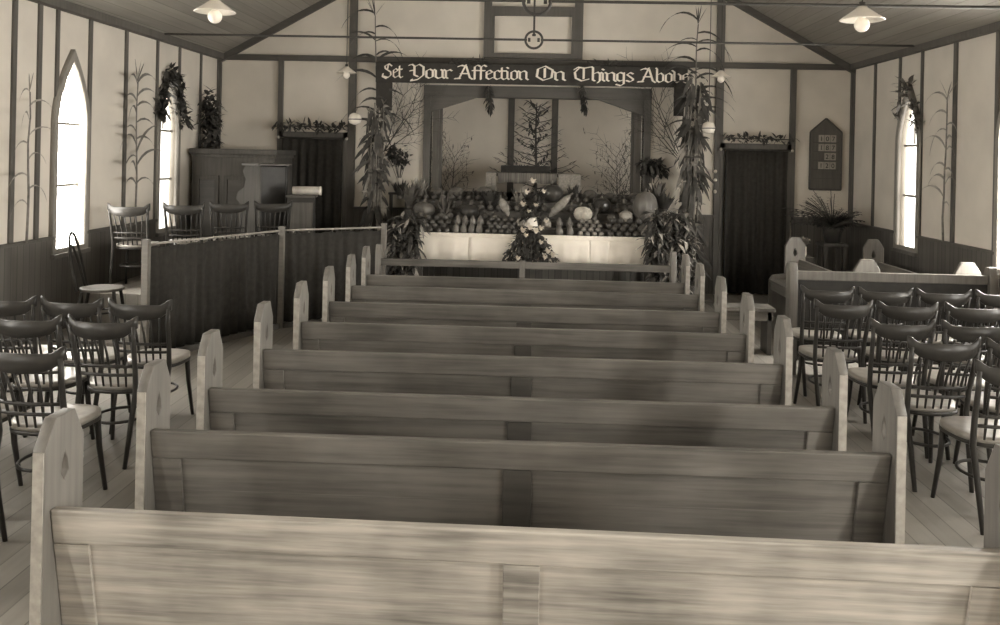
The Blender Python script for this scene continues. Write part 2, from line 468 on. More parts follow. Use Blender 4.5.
p1.location = ((XL+XR)/2+.025, PY[0]-.02, 0); p1.rotation_euler = (0,0,-.018)
p2 = make_pew('x', XR-XL)
pews = [p2] + [dup(p2, (0,0,0)) for _ in PY[2:]]
for i, p in enumerate(pews):
    p.location = ((XL+XR)/2, PY[i+1], 0)
    p['label'] = 'long brown pew in the middle block, %s row counted from the camera' % ORD[i]
    if i == 6: p['label'] = 'farthest long brown pew in the middle block, next to the communion rail'
# right-hand pews at the side of the hall
q2 = make_pew('pew turned sideways behind the right rail screen, one aisle off the wall', 2.25, False, 'sideways pews on the right')
q2.location = (3.33, 9.33, 0); q2.rotation_euler = (0,0,PI/2)
# turned ninety degrees the panels face the camera: shift so the end plates sit at x 3.1..3.33
q3 = dup(q2, (4.24, 9.27, 0), PI/2, 'pew turned sideways against the right wall, under the bright window')

# communion rail
cr = thing('communion_rail', 'low wooden communion rail across the foot of the harvest table', 'rail', (0, 8.764, 0))
for x, w in ((XL+.05, .055), (XR-.05, .055), (-.07, .055)):
    top = .93 if abs(x) > 1 else .80
    o = plate('post', [[(-.06,0),(.06,0),(.06,top-.07),(.03,top),(-.03,top),(-.06,top-.07)]], w, 'pewend', cr, frame=lambda u, v, w_, x=x: (x+w_, u+.03, v), bevel=.004)
MB().box(XL+.07, XR-.07, 0, .06, .715, .785).build('top_rail', 'pew', cr, bevel=.006)
MB().box(XL+.07, XR-.07, .015, .045, .18, .25).build('bottom_rail', 'pewdark', cr, bevel=.004)

# ------------------------------------------------------------------ bentwood chairs
def make_chair(label):
    t = thing('bentwood_chair', label, 'chair')
    # seat
    n = 28; ring = []
    for i in range(n):
        a = 2*PI*i/n; c, s_ = math.cos(a), math.sin(a)
        x = .195*math.copysign(abs(c)**.7, c)*(1 + .06*s_); y = .215 + .2*math.copysign(abs(s_)**.75, s_)
        ring.append((x, y))
    vs = [(x,y,.432) for x,y in ring] + [(x,y,.458) for x,y in ring] + [(x*.86, .215+(y-.215)*.86, .462) for x,y in ring] + [(x*.5, .215+(y-.215)*.5, .455) for x,y in ring]
    fs = [tuple(range(n))[::-1]] + [(r*n+i, r*n+(i+1)%n, (r+1)*n+(i+1)%n, (r+1)*n+i) for r in range(3) for i in range(n)] + [tuple(3*n+i for i in range(n))]
    MB().add(vs, fs).build('seat', 'seat', t, True)
    MB().tube([(x*.96, .215+(y-.215)*.96, .42) for x,y in ring], .014, 6, True).build('seat_ring', 'chair', t, True)
    for s in (-1, 1):
        MB().tube([(s*.165,-.075,0),(s*.17,-.03,.22),(s*.175,.015,.43),(s*.178,.0,.56),(s*.185,-.04,.72),(s*.195,-.065,.83)],
                  [.013,.016,.017,.016,.015,.013]).build('back_post', 'chair', t, True)
        MB().tube([(s*.15,.35,.43),(s*.158,.365,.25),(s*.178,.40,.0)], [.018,.016,.012]).build('leg', 'chair', t, True)
    m = 24
    MB().tube([(.145*math.cos(2*PI*i/m), .175+.165*math.sin(2*PI*i/m), .235) for i in range(m)], .0095, 6, True).build('ring_stretcher', 'chair', t, True)
    # top rail with raised ears
    vs, fs = [], []; K = 22
    for i in range(K+1):
        u = -1+2*i/K; au = abs(u)
        e = max(0, (au-.68)/.32); e = e*e*(3-2*e)
        x = .212*u; y = -.10 + .05*u*u
        zt = .855 + .038*e; zb = .755 + .035*au*au + .03*e
        vs += [(x, y-.009, zb), (x, y-.010, zt-.006), (x, y, zt), (x, y+.010, zt-.006), (x, y+.009, zb)]
    for i in range(K):
        for k in range(5):
            k2 = (k+1) % 5
            fs.append((i*5+k, i*5+k2, (i+1)*5+k2, (i+1)*5+k))
    fs += [(0,1,2,3,4), tuple(K*5+k for k in (4,3,2,1,0))]
    MB().add(vs, fs).build('top_rail', 'chair', t, True)
    # two cross rails
    for z, dy in ((.585, 0), (.53, .012)):
        vs = []; pts = []
        for i in range(9):
            u = -1+2*i/8
            pts.append((.178*u, -.03+dy + .03*u*u, z))
        MB().tube(pts, .010, 6).build('cross_rail', 'chair', t, True)
    for i in range(6):
        u = -.72 + 1.44*i/5
        MB().tube([(.16*u, .012+.01*u*u, .455), (.168*u, -.012+.012*u*u, .56), (.18*u, -.045+.025*u*u, .66), (.195*u, -.095+.05*u*u, .765)],
                  [.006,.009,.008,.006], 6).build('spindle', 'chair', t, True)
    return t
chair0 = make_chair('x'); used = [False]
def chair(x, y, rz, label, group, z=0):
    if not used[0]:
        used[0] = True; chair0.location = (x, y, z); chair0.rotation_euler = (0,0,rz); chair0['label'] = label; chair0['group'] = group
        KIDS[chair0.name] = [(c, list(c.children)) for c in chair0.children]
        return chair0
    return dup(chair0, (x, y, z), rz, label, group)
GL, GR, GC = 'bentwood chairs in the left block', 'bentwood chairs in the right block', 'choir chairs behind the curtained rail'
def near(n): return ['nearest the aisle', 'second from the aisle', 'third from the aisle', 'fourth from the aisle', 'fifth from the aisle'][n]
LROW = [(5.55, [-2.55, -3.005, -3.46], 'row next to the choir rail'),
        (4.97, [-2.50, -2.955, -3.41], 'second row of left chairs'),
        (4.20, [-2.50, -2.96], 'third row of left chairs'),
        (3.56, [-2.66], 'closest row of the left block')]
for y, xs, txt in LROW:
    for i, x in enumerate(xs):
        chair(x, y, random.uniform(-.06, .06), 'dark bentwood chair %s, in the %s' % (near(i) if len(xs) > 1 else 'cut by the frame edge', txt), GL)
RROW = [(6.98, [2.40, 2.86, 3.32, 3.78], 'far row by the right rail screen'),
        (6.30, [2.28, 2.74, 3.22, 3.68], 'second row from the right rail screen'),
        (5.60, [2.40, 2.86, 3.32], 'third row from the right rail screen'),
        (5.05, [2.40, 2.86], 'fourth row from the right rail screen'),
        (4.50, [2.50], 'closest row of the right block')]
for y, xs, txt in RROW:
    for i, x in enumerate(xs):
        chair(x, y, random.uniform(-.06, .06), 'dark bentwood chair %s, in the %s' % (near(i) if len(xs) > 1 else 'beside the second pew', txt), GR)

# ------------------------------------------------------------------ choir corner
A_, B_, C_ = Vector((-3.36, 7.34)), Vector((-2.63, 8.93)), Vector((-1.66, 9.62))
# platform and riser
m = MB()
poly = [(WL+.04, 7.5), (-3.34, 7.5), (-2.72, 8.98), (-1.75, 9.70), (-1.75, 10.1), (-2.66, 10.75), (-2.66, 12.0), (WL+.04, 12.0)]
n = len(poly)
m.add([(x,y,0) for x,y in poly]+[(x,y,.12) for x,y in poly], [tuple(range(n))[::-1], tuple(range(n,2*n))]+[(i,(i+1)%n,n+(i+1)%n,n+i) for i in range(n)])
tag(m.build('choir_platform', 'floor', bevel=.004), 'low boarded choir platform behind the curtained rail', 'platform')
m = MB()
poly = [(WL+.06, 8.35), (-3.60, 8.35), (-3.22, 9.20), (-3.02, 9.45), (-2.5, 9.83), (-2.68, 10.76), (-2.68, 11.98), (WL+.06, 11.98)]
n = len(poly)
m.add([(x,y,.122) for x,y in poly]+[(x,y,.42) for x,y in poly], [tuple(range(n))[::-1], tuple(range(n,2*n))]+[(i,(i+1)%n,n+(i+1)%n,n+i) for i in range(n)])
tag(m.build('choir_riser', 'floor', bevel=.004), 'raised boarded step carrying the rear choir chairs and organ', 'platform')
# rail
t = thing('choir_rail', 'thin pale choir rail on square posts with a dark curtain hung below', 'rail', (0,0,0))
for P in (A_, B_, C_):
    MB().box(P.x-.03, P.x+.03, P.y-.03, P.y+.03, 0, 1.08).build('post', 'rail', t, bevel=.005)
for P, Q in ((A_, B_), (B_, C_)):
    d = (Q-P).normalized()
    a = P + d*.03; b = Q - d*.03
    MB().tube([(a.x,a.y,1.035),(b.x,b.y,1.035)], .011).build('top_rail', 'endgrain', t, True)
    nrm = Vector((-d.y, d.x)); L = (b-a).length; K = int(L/.02)
    vs, fs = [], []
    for i in range(K+1):
        s = i/K*L
        amp = .016*math.sin(s*2*PI/.11 + .8*math.sin(s*3.1)) + .006*math.sin(s*47)
        p = a + d*s
        for z, k_ in ((1.0,.5),(.7,.8),(.35,1.1),(.06,1.35)):
            qv = p + nrm*amp*k_
            vs.append((qv.x, qv.y, z + (.006*math.sin(s*2*PI/.22) if z == 1.0 else 0)))
    for i in range(K):
        for k in range(3): fs.append((i*4+k, (i+1)*4+k, (i+1)*4+k+1, i*4+k+1))
    MB().add(vs, fs).build('curtain', 'curtain', t, True, solid=.006)
    sk = MB()
    q = nrm*.0
    sk.hexa([(a.x-nrm.x*.02,a.y-nrm.y*.02,0),(b.x-nrm.x*.02,b.y-nrm.y*.02,0),(b.x+nrm.x*.01,b.y+nrm.y*.01,0),(a.x+nrm.x*.01,a.y+nrm.y*.01,0),
             (a.x-nrm.x*.02,a.y-nrm.y*.02,.055),(b.x-nrm.x*.02,b.y-nrm.y*.02,.055),(b.x+nrm.x*.01,b.y+nrm.y*.01,.055),(a.x+nrm.x*.01,a.y+nrm.y*.01,.055)])
    sk.build('skirting', 'pewdark', t)
    for j in range(int(L/.22)):
        p = a + d*(.1+j*.22)
        MB().tube([(p.x + d.x*0 + .018*math.cos(2*PI*i/10)*d.x*0 + nrm.x*.018*math.cos(2*PI*i/10), p.y + nrm.y*.018*math.cos(2*PI*i/10), 1.028+.018*math.sin(2*PI*i/10)) for i in range(10)], .003, 5, True).build('curtain_ring', 'brass', t)
for (P, Q), fr in (((A_, B_), (.36, .64, .92)), ((B_, C_), (.34, .74))):
    d = (Q-P).normalized(); nrm = Vector((-d.y, d.x)); ang = math.atan2(d.y, d.x)
    for f_ in fr:
        p = P + (Q-P)*f_ + nrm*.16
        near_ = {.36:'at the near end by the hoop chair', .64:'second along the rail', .92:'beside the middle post', .34:'just past the middle post', .74:'at the far end toward the sheaf'}[f_]
        chair(p.x, p.y, ang, 'dark choir chair in the low front row, %s' % near_, GC, .1235)
for i, (px, py_, rz) in enumerate(((-4.10, 8.58, .1), (-3.70, 8.98, .2), (-3.36, 9.38, .3), (-2.95, 9.64, .35))):
    chair(px, py_, rz, 'dark choir chair on the raised step, %s' % ['standing before the arched window', 'second from the left wall', 'third from the left wall', 'closest to the reed organ'][i], GC, .4235)
# hoop-back chair
t = thing('hoop_back_chair', 'dark round-seated chair with a bent hoop back beside the left wall', 'chair', (-4.12, 7.66, .1235), -PI/2+.25)
m = 24
vs = [(.19*math.cos(2*PI*i/m), .19+.19*math.sin(2*PI*i/m)) for i in range(m)]
MB().add([(x,y,.44) for x,y in vs]+[(x,y,.465) for x,y in vs], [tuple(range(m))[::-1], tuple(range(m,2*m))]+[(i,(i+1)%m,m+(i+1)%m,m+i) for i in range(m)]).build('seat', 'pewend', t, bevel=.006)
for w, h, nm in ((.19, .52, 'hoop'), (.12, .40, 'inner_hoop')):
    MB().tube([(w*math.cos(PI*i/16), .02-.10*math.sin(PI*i/16)**.7, .45 + h*math.sin(PI*i/16)**.8) for i in range(17)], .012, 8).build(nm, 'chair', t, True)
for s in (-1, 1):
    for y0, y1 in ((.05, -.03), (.32, .38)):
        MB().tube([(s*.13, y0, .44), (s*.17, y1, 0)], [.016, .012]).build('leg', 'chair', t, True)
MB().tube([(.12*math.cos(2*PI*i/m), .18+.12*math.sin(2*PI*i/m), .24) for i in range(m)], .009, 6, True).build('ring_stretcher', 'chair', t, True)

# organ case in the corner
t = thing('pipe_organ_case', 'tall panelled wooden organ case in the back left corner', 'organ', (-3.98, 11.40, .421))
W_, D_ = .56, .42
MB().box(-.46, .63, -D_, D_, 0, 1.40).build('case', 'darkwood', t, bevel=.006)
MB().box(-.49, .67, -D_-.05, D_+.02, 1.40, 1.47).build('cornice', 'darkwood', t, bevel=.012)
MB().box(-.47, .65, -D_-.025, D_, 1.36, 1.40).build('cornice_molding', 'darkwood', t, bevel=.006)
for x0, x1 in ((-.40, -.10), (-.03, .25), (.32, .53)):
    pm = MB()
    z0, z1 = .25, 1.12
    pm.box(x0, x1, -D_-.018, -D_, z0, z0+.05); pm.box(x0, x1, -D_-.018, -D_, z1-.05, z1)
    pm.box(x0, x0+.045, -D_-.018, -D_, z0+.05, z1-.05); pm.box(x1-.045, x1, -D_-.018, -D_, z0+.05, z1-.05)
    f_ = pm.build('panel_frame', 'darkwood', t)
    MB().box(x0+.05, x1-.05, -D_-.008, -D_, z0+.06, z1-.06).build('panel', 'pewdark', f_)
MB().box(-.48, .58, -D_-.02, D_, 0, .12).build('plinth', 'darkwood', t, bevel=.006)
# reed organ
t = thing('reed_organ', 'black reed organ with scrolled side brackets beside the organ case', 'organ', (-3.37, 10.54, .421), -2.30)
side = [(0,0),(.50,0),(.50,1.27),(.16,1.27),(.10,1.20),(.17,1.10),(.14,1.00),(-.02,.93),(-.05,.84),(.04,.80),(.03,.1),(0,.1)]
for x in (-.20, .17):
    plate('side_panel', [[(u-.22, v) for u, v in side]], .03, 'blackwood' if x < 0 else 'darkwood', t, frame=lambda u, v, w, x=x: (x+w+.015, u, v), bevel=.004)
MB().box(-.17, .17, .0, .27, .0, 1.26).build('case', 'blackwood', t, bevel=.005)
MB().box(-.23, .23, -.10, .30, 1.27, 1.30).build('lid', 'pewdark', t, bevel=.008)
MB().box(-.17, .17, -.24, 0, .74, .79).build('key_bed', 'blackwood', t)
ky = MB()
for i in range(20): ky.box(-.167+i*.0167, -.152+i*.0167, -.235, -.09, .79, .802)
ky.build('keyboard', 'porcelain', t)
MB().hexa([(-.15,-.03,.95),(.15,-.03,.95),(.15,-.005,.95),(-.15,-.005,.95),(-.15,-.01,1.25),(.15,-.01,1.25),(.15,.0,1.25),(-.15,.0,1.25)]).build('music_desk', 'darkwood', t)
# little cabinet with roll
t = thing('music_cabinet', 'small dark cabinet standing between reed organ and left doorway', 'cabinet', (-2.80, 10.33, .421), .2)
MB().box(-.16, .16, -.15, .16, 0, .90).build('body', 'blackwood', t, bevel=.005)
MB().box(-.18, .18, -.17, .17, .90, .925).build('top', 'pewdark', t, bevel=.005)
dr = MB().box(-.14, .14, -.165, -.15, .08, .84).build('door', 'darkwood', t, bevel=.004)
MB().ball((.10, -.175, .48), .014).build('knob', 'brass', dr, True)
t = thing('paper_roll', 'shiny pale roll lying on top of the small dark cabinet', 'roll', (-2.80, 10.33, 1.347))
MB().tube([(-.10,-.06,.055),(.24,-.03,.055)], .052, 18).build('roll', 'brass', t, True)
MB().tube([(.225,-.031,.055),(.243,-.03,.055)], .0545, 18).build('end_band', 'porcelain', t, True)
# ------------------------------------------------------------------ doorway curtains
def door_curtain(x0, x1, ztop, zbot, label, dy=0):
    t = thing('door_curtain', label, 'curtain', ((x0+x1)/2, D-.10, zbot), 0, 'dark doorway curtains')
    w = (x1-x0)/2; K = 90; vs, fs = [], []; hgt = ztop-zbot
    for i in range(K+1):
        s = -w + 2*w*i/K
        for z, k_ in ((0,1.2),(.33*hgt,1),(.66*hgt,.8),(hgt,.5)):
            vs.append((s, .022*k_*math.sin(s*2*PI/.13 + .7*math.sin(s*5)), z))
    for i in range(K):
        for k in range(3): fs.append((i*4+k,(i+1)*4+k,(i+1)*4+k+1,i*4+k+1))
    MB().add(vs, fs).build('drape', 'curtain', t, True, solid=.008)
    MB().tube([(-w-.05,0,hgt+.012),(w+.05,0,hgt+.012)], .014).build('curtain_rod', 'iron', t, True)
    for s in (-1, 1):
        MB().ball((s*(w+.06),0,hgt+.012), .024).build('finial', 'brass', t, True)
        MB().box(s*(w+.03)-.03, s*(w+.03)+.03, .035, .10, -zbot+.12 if x0 < 0 else -zbot, hgt+.10).build('door_jamb', 'batten', t)
    MB().box(-w-.06, w+.06, .035, .10, hgt+.02, hgt+.10).build('door_head', 'batten', t)
door_curtain(-3.54, -2.68, 2.06, .45, 'dark curtain filling the doorway behind the reed organ')
door_curtain(2.70, 3.56, 2.02, .03, 'dark curtain filling the doorway beside the hymn board')
# bell knobs on the right post
for i, (zz) in enumerate((1.72, 1.60, 1.44)):
    t = thing('switch_knob', 'white porcelain switch knob on the right post, %s of three' % ['topmost', 'middle', 'lowest'][i], 'switch', (2.57, D-.055, zz), 0, 'switch knobs on the right post')
    MB().lathe([(.03,0),(.03,.008),(.001,.008)], 14, mat=Matrix.Rotation(PI/2, 3, 'X')).build('base', 'batten', t)
    MB().ball((0,-.03,0), .027, 12).build('knob', 'porcelain', t, True)

# hymn board
hb = at(824.5, 188, D-.03); 
t = thing('hymn_board', 'dark pointed hymn board with rows of number cards on the back wall', 'hymn board', (4.10, D-.02, 1.50))
plate('board', [[(-.215,0),(.215,0),(.215,.80),(0,.99),(-.215,.80)]], .03, 'batten', t, frame=lambda u, v, w: (u, w, v), bevel=.004)
fr = MB()
for a, b in (((-.215,0),(-.215,.80)),((.215,0),(.215,.80)),((-.215,.80),(0,.99)),((0,.99),(.215,.80)),((-.215,0),(.215,0))):
    fr.tube([(a[0],-.02,a[1]),(b[0],-.02,b[1])], .014, 6)
fr.build('frame', 'pewdark', t)
for r in range(5):
    MB().box(-.18, .18, -.022, -.014, .15+r*.125, .158+r*.125).build('ledge', 'pewdark', t)
def digits(txt, x, z, size, parent, mat):
    cu = bpy.data.curves.new('tmp', 'FONT'); cu.body = txt; cu.size = size; cu.extrude = .001; cu.align_x = 'CENTER'
    ob = bpy.data.objects.new('tmp', cu); C.objects.link(ob)
    dg = bpy.context.evaluated_depsgraph_get(); dg.update()
    me = bpy.data.meshes.new_from_object(ob.evaluated_get(dg))
    bpy.data.objects.remove(ob); bpy.data.curves.remove(cu)
    for v in me.vertices: v.co = Vector((x + v.co.x, -.0265 - v.co.z, z + v.co.y))
    me.materials.clear(); me.materials.append(M[mat])
    o = bpy.data.objects.new('numeral', me); C.objects.link(o); o.parent = parent
for r, s in enumerate(('107', '187', '28', '120')):
    z = .66 - r*.125
    for j, ch in enumerate(s):
        x = .10 - (len(s)-1-j)*.082
        cd = MB().box(x-.038, x+.038, -.026, -.022, z, z+.10).build('number_card', 'paper', t)
        digits(ch, x, z+.018, .09, cd, 'ink')

# ------------------------------------------------------------------ lamps
def lamp(loc, r, zc, label, weight=None):
    t = thing('hanging_lamp', label, 'lamp', loc, 0, 'white shaded hanging lamps')
    h = r*.62
    prof = [(r, 0), (r*.97, .004), (r*.62, h*.45), (r*.3, h*.82), (r*.2, h), (r*.16, h*.98), (r*.26, h*.78), (r*.58, h*.41), (r*.95, -.003), (r, 0)]
    vs, fs = [], []; n = 28
    for (rr, z) in prof[:-1]:
        for k in range(n): vs.append((rr*math.cos(2*PI*k/n), rr*math.sin(2*PI*k/n), z))
    P = len(prof)-1
    for i in range(P):
        for k in range(n): fs.append((i*n+k, i*n+(k+1)%n, ((i+1)%P)*n+(k+1)%n, ((i+1)%P)*n+k))
    MB().add(vs, fs).build('lamp_shade', 'opal', t, True)
    b = MB().ball((0,0,-r*.22), r*.34, 18).build('bulb', 'bulb', t, True)
    MB().tube([(0,0,-r*.0), (0,0,r*.35)], r*.16, 12).build('bulb_neck', 'bulb', t, True)
    MB().tube([(0,0,r*.3), (0,0,h+.03)], r*.14, 12).build('socket', 'iron', t, True)
    MB().tube([(0,0,h+.02), (0,0,zc-loc[2])], .005, 6).build('cord', 'iron', t)
    if weight:
        wx, wz = weight
        MB().tube([(wx,.0,wz+.05), (wx,0,zc-loc[2])], .005, 6).build('cord', 'iron', t)
        MB().tube([(0,0,zc-loc[2]-.02), (wx,0,zc-loc[2]-.02)], .012, 6).build('pulley_bar', 'iron', t)
        w_ = MB().lathe([(.03,.08),(.07,.055),(.085,.01),(.085,-.02),(.07,-.055),(.02,-.075)], 18, (wx,0,wz)).build('counterweight', 'porcelain', t, True)
        MB().tube([(wx+.086*math.cos(2*PI*i/18), .086*math.sin(2*PI*i/18), wz-.005) for i in range(18)], .007, 6, True).build('band', 'iron', w_)
def zceil(x): return RIDGE - SL*abs(x-XC) - .005
for (px, py_, y, r, lab, wt) in ((215, 12, 6.0, .147, 'large white cone lamp on the left, high above the left chairs', None),
                           (862, 20, 6.0, .152, 'large white cone lamp on the right, high above the right chairs', None),
                           (346.5, 73, 11.0, .135, 'small white cone lamp with glass counterweight, left of the banner', (355, 119)),
                           (721, 77, 11.0, .135, 'small white cone lamp with glass counterweight, right of the banner', (708.5, 128))):
    p = at(px, py_, y)
    w = None
    if wt:
        q = at(wt[0], wt[1], y); w = (q.x-p.x, q.z-p.z)
    lamp(tuple(p), r, zceil(p.x), lab, w)

# ------------------------------------------------------------------ banner with blackletter text
BY = 11.72
t = thing('text_banner', 'long dark banner over the chancel arch lettered in cream blackletter', 'banner', (0, BY, 0))
bl, bt, br, bb = at(376, 60, BY), 0, at(688, 66, BY), 0
zb, zt = 2.862, 3.142
MB().box(bl.x, br.x, 0, .03, zb, zt).build('board', 'banner', t, bevel=.004)
for xa, xb in ((at(376,95,BY).x, at(392,95,BY).x), (at(674,100,BY).x, at(687,100,BY).x)):
    MB().box(xa, xb, .002, .028, zb-.39, zb).build('side_drop', 'banner', t, bevel=.004)
def minim(x): return [(x-.1,.95),(x+.02,.83),(x+.02,.17),(x+.14,.05)]
G = {
 'n': (.62, [minim(0), [(.02,.75),(.3,.97),(.45,.83),(.45,.17),(.57,.05)]]),
 'i': (.26, [minim(0), [(-.02,1.30),(.08,1.20)]]),
 'o': (.58, [[(.02,.8),(.02,.18),(.2,.03),(.42,.2),(.42,.82),(.24,.98),(.02,.8)]]),
 'e': (.54, [[(.42,.2),(.2,.03),(.02,.18),(.02,.8),(.24,.98),(.42,.78),(.05,.5)]]),
 'u': (.62, [[(-.08,.95),(.02,.85),(.02,.18),(.18,.03),(.42,.2)], [(.34,.95),(.44,.85),(.44,.17),(.56,.05)]]),
 'r': (.46, [minim(0), [(.02,.75),(.25,.97),(.38,.85)]]),
 't': (.38, [[(.02,1.25),(.02,.18),(.16,.03),(.3,.14)], [(-.12,.92),(.26,.92)]]),
 'c': (.48, [[(.38,.82),(.24,.98),(.02,.8),(.02,.18),(.2,.03),(.4,.18)]]),
 'f': (.42, [[(.42,1.36),(.27,1.5),(.06,1.3),(.06,.0)], [(-.1,.92),(.32,.92)]]),
 'g': (.58, [[(.42,.95),(.42,-.2),(.22,-.40),(-.04,-.27)], [(.42,.85),(.2,.98),(.02,.8),(.02,.22),(.18,.08),(.42,.25)]]),
 's': (.52, [[(.4,.85),(.22,.98),(.03,.76),(.4,.32),(.38,.16),(.2,.03),(.0,.15)]]),
 'h': (.60, [[(-.06,1.5),(.02,1.4),(.02,.15),(.14,.05)], [(.02,.75),(.3,.97),(.45,.83),(.45,.1),(.32,-.14)]]),
 'b': (.60, [[(-.06,1.5),(.02,1.4),(.02,.18),(.2,.03),(.44,.2),(.44,.8),(.28,.98),(.02,.75)]]),
 'v': (.60, [[(-.14,1.28),(.02,1.1),(.02,.28),(.22,.03),(.44,.28),(.44,.76),(.27,.95)]]),
 'S': (.92, [[(.78,1.25),(.52,1.48),(.15,1.22),(.2,.97),(.68,.62),(.72,.3),(.45,.03),(.02,.16)], [(.0,.42),(-.06,.12),(.3,-.08)], [(.46,1.36),(.40,.92)]]),
 'Y': (.92, [[(-.12,1.36),(.06,1.46),(.2,1.26),(.2,.35),(.42,.18)], [(.2,1.2),(.5,1.47),(.76,1.2),(.76,.35),(.42,-.12),(.0,-.28),(.06,-.12)], [(-.06,.78),(.2,.86)]]),
 'A': (1.12, [[(.58,1.5),(.16,.12),(-.12,.02)], [(.28,1.42),(.6,1.36),(.86,.16),(1.04,.0)], [(.24,.58),(.74,.58)], [(.06,1.30),(.34,1.46)], [(-.16,.04),(.22,.06)]]),
 'O': (1.06, [[(.5,1.5),(.1,1.2),(.04,.4),(.4,.02),(.86,.3),(.92,1.1),(.5,1.5)], [(.48,1.26),(.48,.30)]]),
 'T': (1.06, [[(-.05,1.2),(.15,1.45),(.55,1.36),(1.0,1.52)], [(.2,1.3),(-.02,.9),(.04,.3),(.4,.03),(.82,.22)], [(.52,1.34),(.52,.26)]]),
}
def hull(pts):
    pts = sorted(set(pts))
    def half(ps):
        h = []
        for p in ps:
            while len(h) > 1 and (h[-1][0]-h[-2][0])*(p[1]-h[-2][1])-(h[-1][1]-h[-2][1])*(p[0]-h[-2][0]) <= 1e-12: h.pop()
            h.append(p)
        return h
    a, b = half(pts), half(pts[::-1])
    return a[:-1]+b[:-1]
nw, nt_ = .068, .028
ca, sa = math.cos(.72), math.sin(.72)
NIB = [(i*nw*ca - j*nt_*sa, i*nw*sa + j*nt_*ca) for i in (-1,1) for j in (-1,1)]
words = [('Set', 383, 402, 78.2), ('Your', 411, 451, 79), ('Affection', 457, 527, 80), ('On', 536, 564, 81), ('Things', 575, 633, 81.8), ('Above', 640, 689, 83)]
XH = .132
base_z = 2.925
lay = 0
for wd, pa, pb, py_ in words:
    xa, xb = at(pa, py_, BY).x, at(pb, py_, BY).x
    tot = sum(G[c][0] for c in wd) - .12
    kx = (xb-xa)/tot
    cx = xa
    for c in wd:
        adv, strokes = G[c]
        mb = MB(); lay = 0
        for st in strokes:
            for p, q in zip(st, st[1:]):
                lay += 1
                h_ = hull([(p[0]+a, p[1]+b) for a, b in NIB]+[(q[0]+a, q[1]+b) for a, b in NIB])
                n = len(h_); y0 = -.004 - .0002*lay
                pts = [(cx + u*kx, base_z + v*XH) for u, v in h_]
                mb.add([(u, y0, v) for u, v in pts]+[(u, 0, v) for u, v in pts], [tuple(range(n)), tuple(range(n,2*n))[::-1]]+[(i,(i+1)%n,n+(i+1)%n,n+i) for i in range(n)])
        mb.build('letter', 'letter', t)
        cx += adv*kx

# ------------------------------------------------------------------ plants and greenery
R = random.Random(11)
def rnd(a, b): return R.uniform(a, b)
def leafy(m, pts, n, size, spread, width=.35, droop=.3, bias=(0,0,0)):
    for i in range(n):
        p = Vector(R.choice(pts)); 
        o = Vector((rnd(-1,1), rnd(-1,1), rnd(-1,1)))
        if o.length > 1: o.normalize()
        d = Vector((rnd(-1,1), rnd(-1,1), rnd(-.6,1))) + Vector(bias)
        L = size*rnd(.6, 1.3)
        m.leaf(p + Vector((o.x*spread[0], o.y*spread[1], o.z*spread[2])), d, L, L*width, droop, 3)
    return m
def seg(a, b, n): 
    a, b = Vector(a), Vector(b); return [a.lerp(b, i/max(1, n-1)) for i in range(n)]
def corn(m_stem, m_leaf, base, top, nleaf, length, width, r=.013, z_from=.25, lean=None, tassel=True, away=0):
    base, top = Vector(base), Vector(top); H_ = (top-base)
    pts = [base + H_*(i/6) + Vector((rnd(-.01,.01), rnd(-.01,.01), 0)) for i in range(7)]
    m_stem.tube(pts, [r*(1-.5*i/6) for i in range(7)], 6)
    for i in range(nleaf):
        t = z_from + (1-z_from)*i/max(1, nleaf-1)
        a = i*PI + rnd(-.7,.7)
        if lean is not None: a = lean + (0 if i % 2 else PI) + rnd(-.5,.5)
        L = length*rnd(.75,1.15)
        dx, dy = math.cos(a)*.75, math.sin(a)*.5
        if away: dx, dy = away*rnd(.02,.15), math.copysign(rnd(.3,.8), dy)
        up_ = rnd(.45, 1.15)
        m_leaf.leaf(base+H_*t + H_*rnd(-.03,.03), (dx, dy, up_), L, width*rnd(.7,1.1), rnd(.8,1.5), 8, .2, (rnd(-.5,.5),-1,rnd(.1,.8)) if not away else (away,0,.3))
    if tassel:
        for k in range(5):
            m_leaf.leaf(top, (rnd(-.5,.5), rnd(-.4,.4), 1), length*.45, width*.3, .15, 3)
def corn_stalk(name, label, base, top, nleaf=12, length=.55, width=.045, lean=0, cat='plant', group=None, mat='leafd', away=0):
    b = Vector(base); t = thing(name, label, cat, tuple(b), 0, group)
    ms, ml = MB(), MB()
    corn(ms, ml, (0,0,0), Vector(top)-b, nleaf, length, width, lean=lean, away=away)
    ms.build('stalk', 'stalk', t, True); ml.build('leaves', mat, t, True)
    return t
